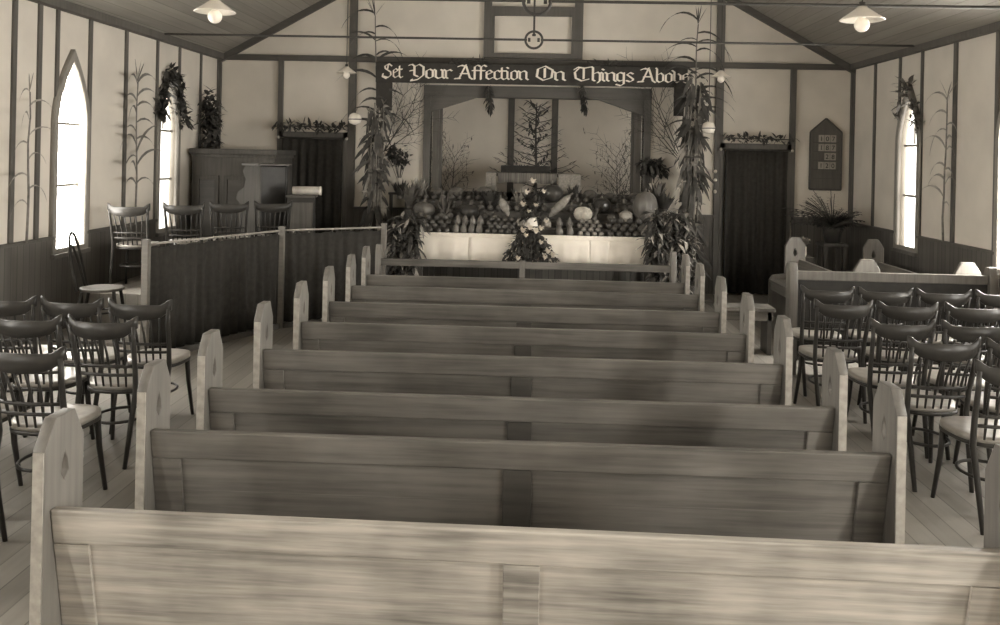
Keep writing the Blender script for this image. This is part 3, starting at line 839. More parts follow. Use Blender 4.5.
def sheaf(name, label, base, top, tall, n, rad, nleaf=7, length=.5):
    b = Vector(base); t = thing(name, label, 'sheaf', tuple(b))
    ms, ml, mp, mh = MB(), MB(), MB(), MB(); hgt = Vector(top)-b
    for i in range(n):
        a = 2*PI*i/n; o = Vector((math.cos(a)*rad*rnd(.5,1), math.sin(a)*rad*rnd(.3,.5), 0))
        f = rnd(.72, 1)
        corn(ms, ml if i % 4 else mp, o*.8, hgt*f + o*1.2, nleaf, length*rnd(.7,1.1), .06, .017, .12, tassel=i % 2 == 0)
    for i in range(int(hgt.z*60)):
        z = rnd(.10, .97); a = rnd(0, 2*PI)
        (mh if i % 14 else mp).leaf(hgt*z + Vector((math.cos(a)*rad*.7, math.sin(a)*rad*.4, 0)), (math.cos(a)*.4, math.sin(a)*.3, -.75+rnd(-.3,.7)), rnd(.16,.38), .055, .45, 5, .3, (rnd(-.5,.5),-1,rnd(.1,.8)))
    ms.build('stalks', 'stalk', t, True); ml.build('leaves', 'leafd', t, True); mh.build('hanging_leaves', 'leafd', t, True); mp.build('dry_leaves', 'leafl', t, True)
    for z in (.28, .62):
        c = hgt*z
        MB().tube([(c.x+rad*1.1*math.cos(2*PI*i/14), c.y+rad*.6*math.sin(2*PI*i/14), c.z) for i in range(14)], .012, 6, True).build('binding', 'twig', t, True)
    ts, tl = MB(), MB()
    corn(ts, tl, hgt*.6 + Vector((0, .26 if tall[1] > 11.7 else 0, 0)), Vector(tall)-b, 17, .62, .055, .015, .28, lean=0)
    ts.build('tall_stalk', 'stalk', t, True); tl.build('tall_leaves', 'leafd', t, True)
    return t
sheaf('corn_sheaf', 'tall bound corn sheaf standing left of the chancel arch, one stalk rising past the banner', Vector((at(374, 236, 11.5).x, 11.5, .001)), at(377, 100, 11.52), at(375, 16, 11.80), 15, .10, 7, .22)
sheaf('corn_sheaf', 'tall bound corn sheaf standing right of the chancel arch, leaves drooping over the banner', (2.10, 11.42, .001), at(697, 70, 11.52), at(698, 24, 11.56), 17, .11, 9, .20)
# stalks on the side walls
corn_stalk('corn_stalk', 'corn stalk fixed upright to the left wall between the two arched windows', (WL+.13, 9.30, 1.03), (WL+.13, 9.28, 2.62), 16, .55, .045, PI/2, mat='leafm', away=1)
corn_stalk('corn_stalk', 'faint corn stalk on the right wall, nearer than the lancet window', (WR-.10, 9.20, 1.06), (WR-.10, 9.16, 2.60), 14, .45, .04, PI/2, mat='leafl', away=-1)  # leaf colour paled for the glow of the near window
corn_stalk('corn_stalk', 'corn stalk on the left wall at the edge of the frame', (WL+.13, 7.26, 1.03), (WL+.13, 7.26, 2.35), 9, .42, .028, PI/2, mat='leafl', away=1)  # overexposed wall glare put into the leaf colour
# garlands
def garland(name, label, pts, n, size, spread, mat, cat='garland', group=None, width=.35, bias=(0,0,.2)):
    t = thing(name, label, cat, tuple(pts[0]), 0, group); b = Vector(pts[0])
    q = [Vector(p)-b for p in pts]
    MB().tube(q, .008, 5).build('stem', 'twig', t)
    leafy(MB(), q, n, size, spread, width, .3, bias).build('leaves', mat, t, True)
    return t
y = D-.17
garland('door_garland', 'leafy garland laid along the top of the left doorway', seg((-3.60, y, 2.23), (-2.66, y, 2.23), 14), 170, .11, (.05,.05,.05), 'leafd', group='doorway garlands')
garland('door_garland', 'leafy garland laid along the top of the right doorway', seg((2.68, y, 2.19), (3.62, y, 2.18), 14), 130, .10, (.05,.05,.04), 'leafd', group='doorway garlands')
def arch_pts(c, wx, sgn, t0, t1, n=12):
    L = lancet(c, WW+.16, WZ0, WSP, WAP+.10, 12)[2:]
    k0, k1 = int(t0*(len(L)-1)), int(t1*(len(L)-1))
    return [(wx - sgn*.07, u, v) for u, v in L[k0:k1+1]]
garland('window_garland', 'thick dark garland around the arch of the farther left window', arch_pts(10.36, WL, -1, .12, .88), 420, .13, (.05,.08,.09), 'leafd', bias=(0,0,-.1), group='window garlands')
garland('window_garland', 'thin leafy garland around the arch of the right lancet window', arch_pts(10.245, WR, 1, .25, .9), 130, .12, (.05,.07,.06), 'leafm', group='window garlands')
t = garland('wall_bunch', 'dark leafy bunch hung on the left wall between organ and window', seg((WL+.16, 11.34, 2.55), (WL+.18, 11.42, 1.75), 9), 420, .15, (.09,.13,.12), 'leafd', 'bunch', bias=(0,0,-.3))
for (a, b, lab) in ((at(452, 63, BY+.03), at(486, 62, BY+.03), 'small leafy sprig on top of the banner, left of the gable frame'), (at(588, 65, BY+.03), at(622, 66, BY+.03), 'small leafy sprig on top of the banner, right of the gable frame')):
    z = zt+.025
    garland('banner_sprig', lab, seg((a.x, BY+.015, z), (b.x, BY+.015, z), 8), 60, .08, (.03,.02,.03), 'leafd', 'sprig', 'banner sprigs')
for px, lab in ((489, 'drooping bunch hanging from the arch beam, left of the middle'), (583, 'drooping bunch hanging from the arch beam, right of the middle')):
    p = at(px, 87, D-.12); e = at(px+1, 108, D-.12)
    garland('hanging_bunch', lab, seg(p, e, 6), 70, .10, (.035,.03,.05), 'pumpdark', 'bunch', 'bunches hanging from the arch', .3, (0,0,-1.2))
# bare twig sprays
def spray(m, p, d, L, r, depth):
    p = Vector(p); d = Vector(d).normalized(); pts = [p]; dd = d.copy()
    for i in range(4):
        dd = (dd + Vector((rnd(-.12,.12), rnd(-.02,.02), rnd(-.05,.08)))).normalized(); pts.append(pts[-1] + dd*(L/4))
    m.tube(pts, [r, r*.85, r*.7, r*.55, r*.35], 5)
    if depth > 0:
        for i in range(1, 5):
            for s in (-1, 1):
                if rnd(0,1) < .85:
                    side = Vector((dd.z, 0, -dd.x))*s
                    spray(m, pts[i], dd*.75 + side*rnd(.45,.8) + Vector((0, rnd(-.03,.03), .1)), L*rnd(.30,.48), r*.55, depth-1)
def twigs(name, label, base, dirs, L, r, mat='twig', depth=2, leaves=0, lm='leafd', ls=.06, cat='branch', group=None):
    t = thing(name, label, cat, tuple(base), 0, group); m = MB()
    for d, k in dirs: spray(m, (0,0,0), d, L*k, r, depth)
    o = m.build('twigs', mat, t)
    if leaves:
        ml = MB(); n = len(m.v)
        for i in range(leaves):
            v = m.v[R.randrange(n)]
            ml.leaf(v, (rnd(-1,1), rnd(-.6,.6), rnd(-.5,.8)), ls*rnd(.6,1.3), ls*.3, .3, 2)
        ml.build('leaves', lm, t, True)
    return t
twigs('twig_spray', 'bare twiggy spray fanned against the wall left of the arch', at(384, 152, 11.94), [((.55,0,1),1), ((.9,0,.75),.75), ((.3,0,1),.8), ((.75,0,1.0),.9)], 1.05, .009, group='sprays beside the arch')
twigs('twig_spray', 'bare twiggy spray fanned against the wall right of the arch', at(684, 165, 11.94), [((-.55,0,1),1), ((-.9,0,.8),.7), ((-.35,0,1),1.05), ((-.7,0,1.0),.8)], 1.15, .009, group='sprays beside the arch')
YB = RY-.35
twigs('reed_spray', 'feathery reeds standing in the left of the chancel recess', Vector((at(449,150,YB).x, YB, .87)), [((-.06,0,1),1), ((.05,0,1),.95), ((.10,0,1),.85), ((-.10,0,1),.8)], 1.02, .008, leaves=260, lm='leafm', ls=.08, group='reeds in the recess')
twigs('reed_spray', 'feathery reeds standing in the right of the chancel recess', Vector((at(619,150,YB).x, YB, .87)), [((-.08,0,1),1), ((.04,0,1),.95), ((-.13,0,1),.8), ((.07,0,1),.85)], 1.02, .008, leaves=260, lm='leafm', ls=.08, group='reeds in the recess')
# conifer-like tree in the middle of the recess
cx_ = at(536, 150, 13.05).x
t = thing('branching_tree', 'dark feathery branching tree behind the draped communion table', 'tree', (cx_, 13.17, .87))
m, ml = MB(), MB()
m.tube([(0,0,0),(.01,0,.8),(-.01,0,1.4),(0,0,1.84)], [.025,.02,.014,.006], 6)
for i in range(44):
    z = .50 + 1.3*i/43; L = (.66*(1-(z-.5)/1.5)+.07)*rnd(.75,1.1); a = i*2.4
    d = Vector((math.cos(a), math.sin(a)*.30, .22)); pts = [Vector((0,0,z)) + d*L*k/4 + Vector((0,0,-.06*(k/4)**2 + .09*(k/4)**3)) for k in range(5)]
    m.tube(pts, [.009,.007,.006,.004,.003], 5)
    for k in range(1, 5):
        for s in (-1, 1):
            for e in range(2):
                ml.leaf(pts[k] - d*L*.1*e, d*.8 + Vector((-d.y, d.x, .25))*s + Vector((0,0,rnd(-.2,.5))), .15*rnd(.6,1.2), .026, .15, 2)
m.build('branches', 'twig', t, True); ml.build('needles', 'leafd', t, True)

# communion table in the recess
TY = 12.60
p0, p1 = at(489, 178, TY), at(578, 180, TY)
t = thing('communion_table', 'small communion table in the recess behind the harvest heap', 'table', ((p0.x+p1.x)/2, TY, .86))
hw = (p1.x-p0.x)/2
MB().box(-hw, hw, -.25, .25, .72, .76).build('tabletop', 'darkwood', t, bevel=.004)
for sx_ in (-1, 1):
    for sy_ in (-1, 1):
        MB().lathe([(.03,0),(.022,.06),(.034,.2),(.02,.34),(.032,.5),(.03,.72)], 10, (sx_*(hw-.06), sy_*.2, 0)).build('leg', 'darkwood', t, True)
def drape(name, label, x0, x1, y0, y1, z, drop, mat, cat='cloth', sag=.02, th=.006):
    t = thing(name, label, cat, ((x0+x1)/2, (y0+y1)/2, z)); hx, hy = (x1-x0)/2, (y1-y0)/2
    K = 40; vs, fs = [], []
    for i in range(K+1):
        u = -hx + 2*hx*i/K; f = .010*math.sin(u*31)+.006*math.sin(u*73)
        vs += [(u, hy, .004), (u, -hy, .004), (u, -hy-.012, -.004), (u, -hy-.014-abs(f), -drop*.5), (u, -hy-.018-f*1.4, -drop + .008*math.sin(u*19))]
    for i in range(K):
        for k in range(4): fs.append((i*5+k, (i+1)*5+k, (i+1)*5+k+1, i*5+k+1))
    MB().add(vs, fs).build('drape', mat, t, True, solid=th)
    return t
zt_ = .86+.76
drape('table_runner', 'striped fringed cloth hanging over the front of the communion table', (p0.x+p1.x)/2-hw+.14, (p0.x+p1.x)/2+hw-.32, TY-.26, TY+.2, zt_+.006, .14, 'fringe')
drape('lace_cloth', 'grey lace cloth bunched on the right end of the communion table', (p0.x+p1.x)/2+hw-.30, (p0.x+p1.x)/2+hw+.03, TY-.26, TY+.2, zt_+.006, .28, 'lace')
drape('lace_cloth', 'grey lace cloth hanging over the left end of the communion table', (p0.x+p1.x)/2-hw-.03, (p0.x+p1.x)/2-hw+.12, TY-.26, TY+.2, zt_+.006, .26, 'lace')
t = thing('dark_book', 'long dark flat book lying on the communion table', 'book', ((p0.x+p1.x)/2-.08, TY-.02, zt_+.016))
MB().box(-.40, .32, -.12, .12, 0, .10).build('cover', 'blackwood', t, bevel=.006)
MB().box(-.39, .31, -.122, .115, .015, .085).build('pages', 'curtain', t)

# ------------------------------------------------------------------ harvest table
TX0, TX1, TYF = -1.40, 1.48, 10.42
t = thing('display_stand', 'stepped wooden stand carrying the fruit and vegetables under the arch', 'stand', ((TX0+TX1)/2, TYF, 0))
hx = (TX1-TX0)/2
TIER = [(0, .22, .905), (.22, .40, .985), (.40, .82, 1.05), (.82, 1.10, 1.14), (1.10, 1.42, 1.25)]
for i, (y0, y1, z) in enumerate(TIER):
    e = 0 if i < 2 else .24
    MB().box(-hx-e, hx+e, y0, y1, z-.03, z).build('step', 'pewdark', t, bevel=.003)
    if i: MB().box(-hx-e, hx+e, y0, y0+.02, TIER[i-1][2], z-.03).build('riser', 'pewdark', t)
for sx_ in (-1, 1):
    for yy in (.04, 1.34):
        MB().box(sx_*(hx-.05)-.03, sx_*(hx-.05)+.03, yy, yy+.06, 0, .87 if yy < 1 else 1.22).build('leg', 'pewdark', t)
# white front cloth in panels
t = thing('hanging_cloth', 'white cloth pinned in panels along the front of the harvest table', 'tablecloth', ((TX0+TX1)/2, TYF-.02, .60))
edges = [-hx, -hx+.66, .02, .70, .92, hx]
for i in range(5):
    a, b = edges[i], edges[i+1]
    K = 20; vs, fs = [], []
    for k in range(K+1):
        u = a + (b-a)*k/K + (.012 if k == K else 0)
        f = .006*math.sin(u*21+i)+.004*math.sin(u*47)
        vs += [(u, .012, .318), (u, -.004-.004*(i % 2), .318), (u, -.006+f*.3-.004*(i % 2), .20), (u, -.010+f-.004*(i % 2), .10), (u, -.012+f*1.5-.004*(i % 2), -.02 + (-.015 if i == 3 else 0) + .008*math.sin(u*5))]
    for k in range(K):
        for j in range(4): fs.append((k*5+j, (k+1)*5+j, (k+1)*5+j+1, k*5+j+1))
    MB().add(vs, fs).build('panel', 'cloth', t, True, solid=.003)
MB().box(-hx, hx, -.016, -.008, .272, .318).build('hem', 'cloth', t, bevel=.003)
ZT = [z for _, _, z in TIER]
def ypos(i, f=.5): return TYF + TIER[i][0] + (TIER[i][1]-TIER[i][0])*f
# fruit: one apple and one pear with stalks, copied
def make_apple(r, mat, label, group):
    t = thing('apple', label, 'apple', (0,0,0), 0, group)
    pr = []
    for i in range(11):
        a = PI*i/10; rr = r*math.sin(a)*(1+.08*math.cos(a)); z = r - r*.92*math.cos(a)
        if i == 10: rr, z = .001, r*1.68
        if i == 9: z = r*1.80
        pr.append((max(rr,.001), z))
    MB().lathe(pr, 14).build('flesh', mat, t, True)
    MB().tube([(0,0,r*1.66),(.006,0,r*2.05)], .0035, 5).build('stem', 'twig', t)
    return t
def make_pear(label, group):
    t = thing('pear', label, 'pear', (0,0,0), 0, group)
    MB().lathe([(.001,0),(.028,.004),(.043,.03),(.044,.055),(.034,.085),(.022,.11),(.014,.128),(.001,.134)], 14).build('flesh', 'pear', t, True)
    MB().tube([(0,0,.13),(.008,0,.155)], .0035, 5).build('stem', 'twig', t)
    return t
def row(proto, first, x0, x1, y, z, step, label=None, group=None):
    n = max(1, int((x1-x0)/step + 1e-6)); st = (x1-x0)/n
    for i in range(n):
        loc = (x0+st*(i+.5), y+rnd(-.004,.004), z+.0005); rz = rnd(0, 6)
        if first[0]:
            first[0] = False; proto.location = loc; proto.rotation_euler = (0,0,rz)
            if label: proto['label'] = label
        else: dup(proto, loc, rz, label, group)
def pile(proto, first, x0, x1, r, label, group):
    row(proto, first, x0, x1, TYF+.05, ZT[0], r*2.2); row(proto, first, x0, x1, TYF+.05+r*2.3, ZT[0], r*2.2)
    row(proto, first, x0+r*1.1, x1-r*1.1, TYF+.05+r*1.15, ZT[0]+r*1.52, r*2.2)
    row(proto, first, x0, x1, TYF+.27, ZT[1], r*2.2); row(proto, first, x0, x1, TYF+.27+r*2.3, ZT[1], r*2.2)
    row(proto, first, x0+r*1.1, x1-r*1.1, TYF+.27+r*1.15, ZT[1]+r*1.52, r*2.2)
def fruit(kind, x0, x1, rows, label, group, r=.042):
    f = [True]
    if kind == 'pear': p = make_pear(label, group); st = .094
    else: p = make_apple(r, kind, label, group); st = r*2.12*1.03
    if kind == 'pear':
        for (y, z) in rows: row(p, f, x0, x1, y, z, st)
    else: pile(p, f, x0, x1, r, label, group)
front = [(TYF+.05, ZT[0]), (TYF+.155, ZT[0])]
back = [(TYF+.275, ZT[1])]
fruit('apple', TX0+.02, -.98, front+back+[(TYF+.36, ZT[1])], 'small dark apple in the left corner heap of the harvest table', 'dark apples, left corner', .037)
fruit('pear', -.96, -.58, front+back, 'tall pear in the left run along the white cloth edge', 'pears left of the bouquet')
fruit('apple', -.56, -.14, front+back+[(TYF+.36, ZT[1])], 'small dark apple just left of the middle bouquet', 'dark apples by the bouquet', .036)
fruit('pear', .30, .56, front+back, 'tall pear just right of the middle bouquet', 'pears right of the bouquet')
fruit('apple2', .58, .92, front+back+[(TYF+.36, ZT[1])], 'small pale shiny apple in the heap right of the bouquet', 'pale apples', .034)
fruit('apple', .94, TX1-.02, front+back, 'large apple in the right run along the white cloth edge', 'large apples, right end', .041)
# big vegetables
def solid(name, label, cat, loc, prof, mat, n=20, ribs=0, rib=0, tilt=(0,0,0), stem=None, group=None):
    t = thing(name, label, cat, (loc[0], loc[1], loc[2]+.003), 0, group); t.rotation_euler = tilt
    MB().lathe(prof, n, ribs=ribs, rib=rib).build('flesh', mat, t, True)
    if stem: MB().tube(stem, [.016,.012,.010][:len(stem)], 6).build('stem', 'stalk', t, True)
    return t
def pump_prof(r, h, k=12):
    return [(max(.002, r*math.sin(PI*i/k)**.8), h*.5 - h*.5*math.cos(PI*i/k)) for i in range(k+1)]
def marrow(label, loc, L, r, tilt):
    t = thing('marrow', label, 'marrow', loc, 0, 'vegetable marrows'); t.rotation_euler = tilt
    k = 14; pr = [(max(.002, r*math.sin(PI*(i/k))**.5*(.85+.15*i/k)), L*i/k) for i in range(k+1)]
    MB().lathe(pr, 18, ribs=9, rib=.05).build('flesh', 'marrow', t, True)
    MB().tube([(0,0,L-.004),(.01,0,L+.04)], [.014,.010], 6).build('stem', 'stalk', t)
    return t
def X_(px, y): return at(px, 200, y).x
y2, y3, y4 = ypos(2), ypos(3), ypos(4)
solid('pumpkin', 'pale ribbed pumpkin at the left of the heap behind the dark apples', 'pumpkin', (X_(424,y2), y2, ZT[2]), pump_prof(.14,.20), 'pump', 28, 10, .06, stem=[(0,0,.19),(.01,0,.23),(.03,0,.25)])
solid('gourd', 'dark smooth gourd left of the central flowers', 'gourd', (X_(470,y2), y2, ZT[2]), pump_prof(.12,.18), 'pumpdark', 24, 8, .03, stem=[(0,0,.17),(.01,0,.21)])
marrow('pale marrow leaning left of the central flowers', (X_(509,y2), y2-.05, ZT[2]+.045), .26, .055, (0,-.42,0))
marrow('long pale marrow leaning right of the central flowers', (X_(549,y2), y2-.06, ZT[2]+.05), .40, .058, (0,.75,0))
solid('cauliflower', 'white knobbly cauliflower beside the long leaning marrow', 'cauliflower', (X_(581,y2)+.02, y2-.04, ZT[2]), pump_prof(.115,.19), 'cauli', 26, 5, .12)
solid('pumpkin', 'large dark dome-shaped pumpkin behind the central flowers', 'pumpkin', (X_(552,y4), y4-.01, ZT[4]), pump_prof(.15,.24), 'pumpdark', 30, 10, .04, stem=[(0,0,.25),(.01,0,.30)])
solid('gourd', 'dark gourd standing right of the cauliflower', 'gourd', (X_(602,y3), y3, ZT[3]), pump_prof(.12,.20), 'pumpdark', 24, 8, .03, stem=[(0,0,.19),(.0,0,.23)])
solid('melon', 'small oval pale melon in the middle of the right half', 'melon', (X_(611,y2), y2-.04, ZT[2]), pump_prof(.055,.10), 'pump', 18)
solid('melon', 'rounded striped melon between the oval melon and the tall pumpkin', 'melon', (X_(626,y2), y2-.02, ZT[2]), pump_prof(.085,.15), 'marrow', 20, 8, .05)
solid('pumpkin', 'tall ribbed pumpkin at the right end of the heap', 'pumpkin', (X_(647,y2)-.02, y2+.02, ZT[2]), pump_prof(.155,.40), 'pump', 32, 11, .06, stem=[(0,0,.39),(.01,0,.44)])
# cabbages along the back step
def cabbage(label, loc, r):
    t = thing('cabbage', label, 'cabbage', loc, 0, 'cabbages on the back step')
    MB().lathe(pump_prof(r*.8, r*1.4), 18).build('heart', 'leafm', t, True)
    ml = MB()
    for i in range(14):
        a = i*2.4; ml.leaf((math.cos(a)*r*.25, math.sin(a)*r*.25, .02), (math.cos(a), math.sin(a), .9), r*1.3, r*1.4, .05, 4, .25)
    ml.build('outer_leaves', 'leafd' if r > .13 else 'leafm', t, True)
for px, r, lab in ((436, .12, 'leafy cabbage on the back step at the far left'), (456, .13, 'leafy cabbage on the back step behind the dark gourd'),
                   (484, .14, 'leafy cabbage on the back step left of the communion table legs'), (590, .13, 'leafy cabbage on the back step behind the cauliflower'),
                   (611, .11, 'leafy cabbage on the back step behind the melons'), (635, .11, 'leafy cabbage on the back step beside the tall pumpkin')):
    cabbage(lab, (X_(px, y4), y4+.05, ZT[4]+.002), r)
def turnips(label, group, y, z, spans, step):
    t = thing('turnip', label, 'turnip', (0,0,0), 0, group)
    MB().lathe([(.001,0),(.02,.006),(.04,.03),(.042,.05),(.03,.07),(.012,.078),(.001,.08)], 12).build('flesh', 'pump', t, True)
    ml = MB()
    for i in range(9):
        a = i*2.4; ml.leaf((0,0,.074), (math.cos(a)*.28, math.sin(a)*.28, 1), .06*rnd(.7,1.2), .03, .25, 3, .2)
    ml.build('leaves', 'leafm', t, True)
    f = [True]
    for a, b in spans: row(t, f, a, b, y, z, step)
turnips('leafy turnip in the line along the fourth step of the stand', 'turnips on the stand', TYF+.88, ZT[3], ((TX0-.16, X_(594, y3)), (X_(612, y3), TX1+.12)), .115)
turnips('leafy turnip in the line along the third step of the stand', 'turnips on the third step', TYF+.46, ZT[2], ((TX0+.1, X_(415, y2)), (X_(436, y2)+.03, X_(456, y2)), (X_(482, y2), X_(500, y2))), .11)
turnips('leafy turnip in front of the back-step cabbages', 'turnips on the back step', TYF+1.16, ZT[4], ((TX0-.1, X_(536, y4)), (X_(572, y4), TX1+.1)), .115)
# tufts of greens
def tuft(name, label, loc, n, L, w, mat, spread=.5, stem=True, cat='greens', group=None):
    t = thing(name, label, cat, loc, 0, group); ml, ms = MB(), MB()
    for i in range(n):
        a = rnd(0, 2*PI); k = rnd(.15, 1)*spread
        ml.leaf((math.cos(a)*.03, math.sin(a)*.03, .03), (math.cos(a)*k, math.sin(a)*k, 1), L*rnd(.6,1.15), w*rnd(.7,1.3), .35, 4, .2)
    ml.build('leaves', mat, t, True)
    ms.lathe([(.035,0),(.045,.03),(.03,.07),(.001,.08)], 10).build('root', 'pear', t, True)
for px, yi, n, L, w, mat, lab in ((445, 2, 40, .30, .03, 'leafm', 'fan of pale feathery greens beside the left pumpkin'),
        (490, 3, 46, .26, .05, 'leafd', 'dark tuft of greens left of the pale leaning marrow'),
        (521, 3, 40, .28, .035, 'leafl', 'pale feathery tuft close to the central flowers'),
        (574, 4, 40, .22, .05, 'leafd', 'dark tuft of greens at the right edge of the dark dome pumpkin'),
        (594, 2, 34, .20, .04, 'leafm', 'low tuft of greens between cauliflower and melons'),
        (410, 3, 60, .30, .05, 'leafm', 'tall mixed greens at the left end of the stand'),
        (400, 4, 50, .22, .05, 'leafd', 'dark greens beside the left flower vase'),
        (420, 4, 46, .26, .04, 'leafl', 'pale flowering sprig behind the left pumpkin'),
        (664, 3, 60, .27, .06, 'leafd', 'dark greens at the right end of the stand'),
        (657, 4, 50, .28, .05, 'leafm', 'mid-toned greens behind the tall pumpkin')):
    yy = ypos(yi, .55)
    tuft('greens', lab, (X_(px, yy), yy, ZT[yi]+.002), n, L, w, mat, .42)
# central bouquet with cascade
yc = TYF - .10
bx = at(530, 250, yc).x
t = thing('hanging_bouquet', 'trailing cascade of foliage and pale flowers over the middle of the white cloth', 'flowers', (bx, yc, .62))
ml = MB()
for i in range(640):
    u = rnd(0, 1); wv = .08 + .26*(1-u)**.8
    x = rnd(-1, 1)*wv; z = -.02 + .40*u; 
    ml.leaf((x, rnd(-.10,.02), z), (x*2+rnd(-.5,.5), -rnd(.2,1), rnd(-1,.6)), .085*rnd(.6,1.3), .035, .4, 3, .2)
ml.build('foliage', 'leafd', t, True)
def bloom(c, r, par, mat='white'):
    m = MB()
    for i in range(11):
        a = i*2.4; e = .35+.5*(i/11)
        m.leaf(Vector(c), (math.cos(a)*(1.1-e), math.sin(a)*(1.1-e)*.8-.45, e), r*1.25, r*1.0, .25, 3, .2)
    m.ball(c, r*.42, 8); m.build('flower', mat, par, True)
for (px, py_, r) in ((523,231,.05),(530,228,.055),(536,232,.05),(541,229,.045),(546,222,.04),(526,236,.04),(518,259,.045),(548,252,.05),(553,256,.05),(541,243,.04),(545,258,.04)):
    p = at(px, py_, yc-.17) - Vector((bx, yc, .62)); bloom(p, r, t)
t = thing('flower_vase', 'stoneware vase of flowers at the centre of the harvest heap', 'vase of flowers', (X_(532, TYF+.10), TYF+.10, ZT[0]+.003))
MB().lathe([(.05,0),(.075,.03),(.085,.09),(.075,.15),(.06,.19),(.07,.21),(.06,.215)], 20).build('vase', 'jar', t, True)
MB().lathe([(.088,.09),(.091,.10),(.088,.11)], 20).build('rim_band', 'pumpdark', t, True)
leafy(MB(), [(0,0,.27),(0,0,.36),(.03,0,.44)], 260, .10, (.13,.08,.10), .35, .3).build('foliage', 'leafd', t, True)
vb = Vector(t.location)
for (px, py_, r) in ((533,182,.05),(527,193,.045),(544,192,.04),(523,205,.05),(536,206,.045),(529,212,.04)):
    bloom(at(px, py_, TYF+.03) - vb, r, t)
# loaves beside the vase
for px, r, lab in ((521, .07, 'rounded crusty loaf left of the central vase'), (547, .065, 'rounded crusty loaf right of the central vase')):
    t = thing('bread_loaf', lab, 'bread', (X_(px, TYF+.31), TYF+.305, ZT[1]+.003), 0, 'loaves by the central vase')
    MB().lathe([(.001,0),(r*.9,.004),(r,.03),(r*.92,.06),(r*.6,.085),(r*.55,.088),(r*.42,.115),(.001,.125)], 18).build('crust', 'loaf', t, True)
# vases at each side of the arch
def vase(label, px, y, z, mat, r, n, ls, spread, lmat, blooms=0):
    t = thing('flower_vase', label, 'vase of flowers', (at(px, 190, y).x, y, z))
    MB().lathe([(.035,0),(.05,.02),(.052,.10),(.042,.17),(.05,.20),(.04,.205)], 16).build('vase', mat, t, True)
    ms, ml = MB(), MB()
    tips = []
    for i in range(12):
        a = rnd(0, 2*PI); k = rnd(.2, 1)
        tip = Vector((math.cos(a)*spread[0]*k, -abs(math.sin(a))*spread[0]*k*.5, .22+spread[1]*rnd(.5,1)))
        ms.tube([(0,0,.12), tip*.6+Vector((0,0,.06)), tip], .004, 5); tips += [tip, tip*.8+Vector((0,0,.04))]
    ms.build('stems', 'twig', t); leafy(ml, tips, n, ls, (.05,.04,.05), .45, .4).build('leaves', lmat, t, True)
    for i in range(blooms): bloom(tips[(i*3) % len(tips)]+Vector((0,-.03,0)), .028, t)
    return t
# side shelves that carry the vases
for px, lab, sx_ in ((399, 'narrow dark flower stand beside the left corn sheaf', 0), (652, 'narrow dark flower stand beside the right corn sheaf', 1)):
    y = 11.93; x = at(px, 190, y).x
    t = thing('flower_stand', lab, 'stand', (x, y, 0))
    MB().box(-.14, .14, -.07, .07, 1.30, 1.33).build('top', 'pewdark', t, bevel=.004)
    for a in (-1, 1):
        for b in (-1, 1): MB().box(a*.11-.015, a*.11+.015, b*.05-.015, b*.05+.015, 0, 1.30).build('leg', 'pewdark', t)
    MB().box(-.11, .11, -.01, .01, .5, .53).build('stretcher', 'pewdark', t)
vase('white vase of loose leafy flowers left of the arch', 399, 11.93, 1.331, 'jar', .05, 190, .10, (.22,.42), 'leafd', 5)
vase('pale vase of broad dark leaves right of the arch', 652, 11.93, 1.331, 'jar', .05, 170, .13, (.24,.34), 'leafd')
# foliage falling at both ends of the table
def fall(label, base, top, w0, w1, n, mat, ls, group):
    t = thing('foliage_bank', label, 'foliage', tuple(base), 0, group); b = Vector(base); h_ = Vector(top)-b
    ml, ms, mp = MB(), MB(), MB()
    for i in range(n):
        u = rnd(0,1); w_ = w0 + (w1-w0)*u; c = h_*u
        m_ = ml if i % 5 else mp
        m_.leaf(c + Vector((rnd(-w_,w_), rnd(-.12,.10), 0)), (rnd(-1,1), rnd(-1,.0), rnd(-.8,.8)), ls*rnd(.6,1.4), ls*.28, .5, 4, .2)
    for i in range(9):
        x = rnd(-w0, w0)*.8
        ms.tube([(x,0,0), (x*.8+rnd(-.05,.05), .0, h_.z*.5), (h_.x + x*.5, h_.y, h_.z*rnd(.8,1))], [.014,.011,.006], 5)
    ms.build('stems', 'stalk', t); ml.build('leaves', mat, t, True); mp.build('pale_leaves', 'leafl', t, True)
fall('bank of trailing foliage at the left end of the white cloth', (X_(402, 10.2)-.03, 10.2, .0), (X_(408, 10.2), 10.2, 1.12), .17, .15, 760, 'leafd', .16, 'foliage banks at the table ends')
fall('bank of trailing foliage at the right end of the white cloth', (X_(676, 10.2), 10.2, .0), (X_(668, 10.2), 10.2, 1.26), .27, .24, 1300, 'leafd', .16, 'foliage banks at the table ends')
